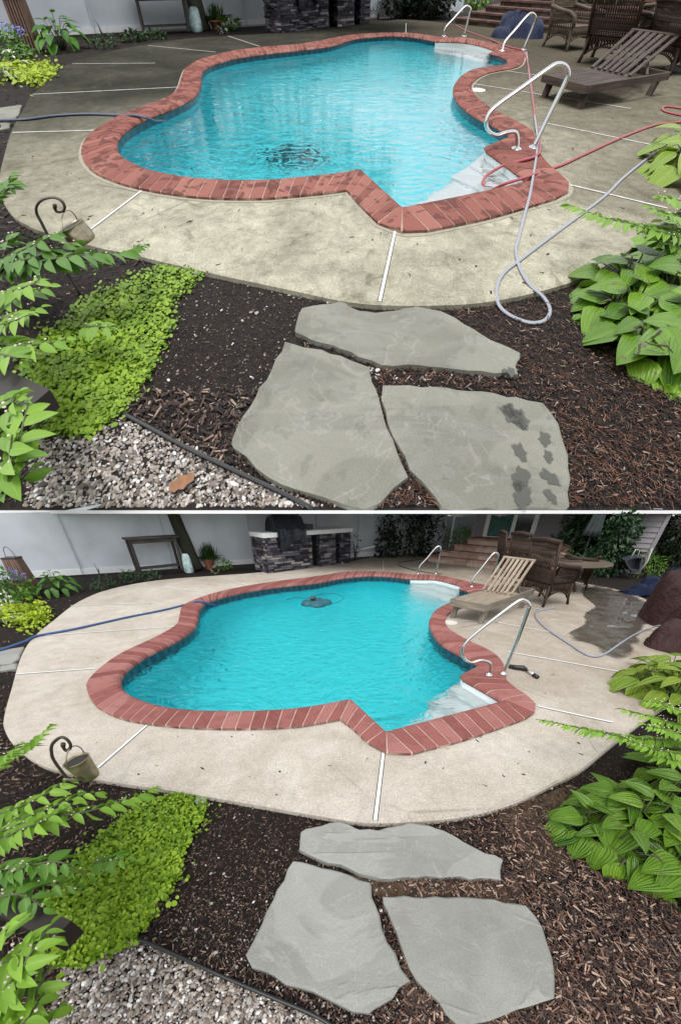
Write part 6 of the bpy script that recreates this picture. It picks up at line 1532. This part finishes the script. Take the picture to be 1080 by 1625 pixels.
tube_px(A, 'pool_cable', 'thin cable looping on the water of the stained pool', 'cable', [(q[0], q[1], WZ_A) for q in [(440,176),(434,168),(420,160),(405,152),(402,144),(412,136),(419,128),(415,119),(404,113),(390,113),(380,117),(386,121),(400,121),(411,117)]], .006, M['cord_dark'])
def under(G, px, py, wz, depth):
    p = G.world(G.g(px, py, wz)); d = (p - Vector((0, 0, H))).normalized(); n = Matrix.Rotation(G.phi, 3, 'X') @ Vector((0, 0, 1))
    c1 = -d.dot(n); r = 1 / 1.33; k = 1 - r * r * (1 - c1 * c1); q = d * r + n * (r * c1 - math.sqrt(k))
    fl_ = G.world(Vector((0, 5, -depth))); p = p + q * ((fl_ - p).dot(n) / q.dot(n))
    l = Matrix.Rotation(-G.phi, 3, 'X') @ (p - G.O) - G.off
    return Vector((l.x / G.L.x, l.y / G.L.y, -depth))
mb = MB(); cc_ = under(A, 466, 247, WZ_A, 3.4); mb.lathe([(.34, .004), (.34, .03), (.28, .05), (.10, .06), (0, .06)], cc_, 24, .75); single(A, 'pool_drain', mb, M['cord_dark'], 'dark drain on the stained pool floor under the circling ripples', 'drain', base=cc_)
tube_px(A, 'garden_hose', 'dark blue hose crossing the stained deck into the pool', 'hose', [(-40,192,MUL),(0,191,MUL + .03),(40,189.5,.0),(90,183.5),(140,181),(190,183),(215,183,.04),(232,187,.035),(246,192,-.04),(262,192,-.12)], .017, M['hose_dark'])
tube_px(A, 'garden_hose', 'red hose winding over the stained deck into the pool steps', 'hose', [(1120,188),(1075,194),(1040,198),(1000,212),(965,227),(920,248),(890,262),(860,272),(845,277,.04),(825,284,.04),(800,292,.0),(779,301,-.14),(768,296,-.12),(766,287,-.1),(775,276,-.08),(800,262,-.02),(830,254,.04),(850,247,.04),(856,234,.045),(850,200),(846,168),(840,120),(835,93),(828,80,.035),(806,74,.04),(776,62),(750,53),(735,47),(722,40)], .0135, M['hose_red'])
tube_px(A, 'garden_hose', 'short red hose loop by the edge of the stained deck', 'hose', [(1120,190),(1080,183),(1058,178),(1050,173),(1056,169),(1080,172),(1120,178)], .0135, M['hose_red'])
tube_px(A, 'garden_hose', 'grey hose looping off the stained deck edge onto the bark', 'hose', [(835,82),(838,110),(842,140),(847,180),(852,220,.035),(850,250,.04),(846,275,.04),(840,310,.04),(832,340,.02),(822,380),(818,398),(824,425),(840,452,.0),(862,472,MUL + .02),(872,492,MUL),(864,508,MUL),(840,512,MUL),(808,500,MUL),(790,482,MUL + .02),(788,455,.0),(800,432),(828,410),(870,378),(920,341),(960,310),(985,285),(1010,264),(1050,233),(1110,190)], .0105, M['hose_grey'])
mb = MB(); mb.lathe([(.115, 0), (.115, .006), (.10, .010), (0, .011)], A.g(757,143,.001), 28); single(A, 'skimmer_lid', mb, M['lid'], 'round cream skimmer lid set in the stained deck by the coping', 'lid')
mb = MB(); mb.lathe([(.034, 0), (.036, .012), (.03, .016), (0, .017)], A.g(313,433,MUL), 24); single(A, 'path_light', mb, M['disc'], 'flat grey disc light at the groundcover tip below the stained deck', 'light', smooth=True)
mb = MB(); mb.lathe([(.022, 0), (.03, .012), (.02, .026), (0, .03)], A.g(910,491,MUL), 12, .6); single(A, 'white_stone', mb, M['pebble'], 'white stone at the edge of the hosta near the looped grey hose', 'stone', smooth=True)
hook(A, 'dark shepherd hook rising from the bark before the stained deck', 'tin watering-can lantern hanging over the stained deck corner', (128,469), [(90,400), (67,355), (58.5,338), (59,326), (68,317), (84,313.5), (97,318), (103,328), (100,335), (92,336.5), (88,332), (87,324.5)], (112,357), 19, (136,384), 18, (103,336))
p0, p1 = A.g(-90,560,.34), A.g(62,633,.34); mb = MB(); mb.bar(p0 + Vector((0, 0, -.05)), p1 + Vector((0, 0, -.05)), .085, .10); mb.bar(p0 - Vector((.0, 0, .10)), Vector((p0.x, p0.y, MUL)), .05, .05)
single(A, 'wooden_rail', mb, M['beam'], 'dark brown timber rail end among leaves over the upper jenny patch', 'rail')
shrub(A, 'leafy_shrub', 'arching shrub around the shepherd hook before the stained deck', 'shrub', [
  [(-20,330,.3),(5,300,.5),(18,278,.6)], [(-20,325,.25),(10,290,.45),(20,300,.5)], [(-20,400,.25),(15,382,.42),(22,372,.42)], [(-20,425,.25),(30,400,.42),(75,378,.48),(95,370,.45)],
  [(-20,430,.25),(60,415,.4),(130,405,.4),(190,402,.32),(230,388,.22)], [(-20,420,.3),(40,412,.42),(90,395,.42),(120,385,.4)], [(-20,430,.3),(50,425,.35),(110,415,.35),(150,418,.3)]],
  .092, M['shrub_dark'], A.g(-20,420,MUL), 181, None, 1.15)
shrub(A, 'leafy_shrub', 'arching shrub over the dark bark above the timber rail, near the looped disc light', 'shrub', [
  [(-20,480,.3),(20,462,.45),(55,450,.5),(62,440,.5)], [(-20,490,.3),(30,472,.42),(80,455,.4)], [(-20,510,.3),(30,500,.42),(65,488,.42)], [(-20,520,.35),(15,512,.45),(45,500,.5)],
  [(-20,545,.3),(30,548,.40),(75,545,.38),(105,538,.36)], [(-20,560,.3),(15,565,.42),(40,575,.38)],[(135,518,.12),(155,518,.2),(175,520,.2)]],
  .082, M['shrub'], A.g(-20,510,MUL), 182, None, 1.15)
shrub(A, 'leafy_shrub', 'bright arching shrub below the timber rail beside the wet pebbles', 'shrub', [
  [(-30,800,.2),(5,770,.45),(30,700,.55),(45,640,.55)], [(-30,790,.3),(10,740,.5),(20,690,.6)], [(-20,700,.3),(10,660,.5),(25,630,.58)], [(-20,800,.2),(15,785,.4),(45,750,.4)], [(-20,760,.3),(15,730,.5),(42,700,.48)], [(-20,650,.3),(0,640,.5),(30,625,.5)], [(-30,800,.2),(0,785,.45),(20,755,.5)]],
  .085, M['shrub'], A.g(-20,800,MUL), 183, None, 1.2)
hosta(A, 'hosta', 'pale yellow-green hosta over the stained deck edge beside the grey hose', 'plant', [(1085,290,1.0), (1070,262,.7)], .28, 28, M['hosta_lite'], 191, .44, .42, wid=.66)
shrub(A, 'leafy_shrub', 'feathery shrub reaching over the stained deck between two hostas', 'shrub', [
  [(1110,372,.3),(1020,358,.42),(960,346,.44),(900,324,.40)], [(1110,385,.3),(1060,372,.4),(1010,358,.44)], [(1110,340,.35),(1080,320,.5),(1045,312,.55)], [(1110,360,.3),(1060,340,.5),(1030,330,.52)], [(1120,400,.25),(1060,385,.35),(1030,372,.38)]],
  .080, M['shrub'], A.g(1110,372,MUL), 192, None, 1.35, .42)
hosta(A, 'hosta', 'large dark green hosta with torn leaves beside the damp bark and hose loop', 'plant', [(1045,500,1.0), (985,470,.7), (1075,450,.8), (1085,545,1.0), (1000,520,.7), (1015,560,.6), (960,500,.45), (1070,575,.7), (1065,410,.6)],  .19, 33, M['hosta'], 193, .34, .32, wid=.84)
WL = []
for k, (x, y) in enumerate(((1000,520),(1040,535),(1060,560),(975,480),(1020,545))):
    r_ = random.Random(k); c0 = A.g(x, y, .17); pts = [c0 + Vector((r_.uniform(-.02, .02) + .03 * i * math.cos(k), .03 * i * math.sin(k), .015 * math.sin(i * 1.7))) for i in range(4)]; WL.append(pts)
o = [q for q in bpy.data.objects if q.get('label', '').startswith('large dark green hosta with torn leaves beside the damp')][0]
for pts in WL:
    mb = MB(); mb.tube(pts, [.002, .006, .004, .002], 6); mesh(A, 'withered_leaf', mb, M['twig'], o, smooth=True)
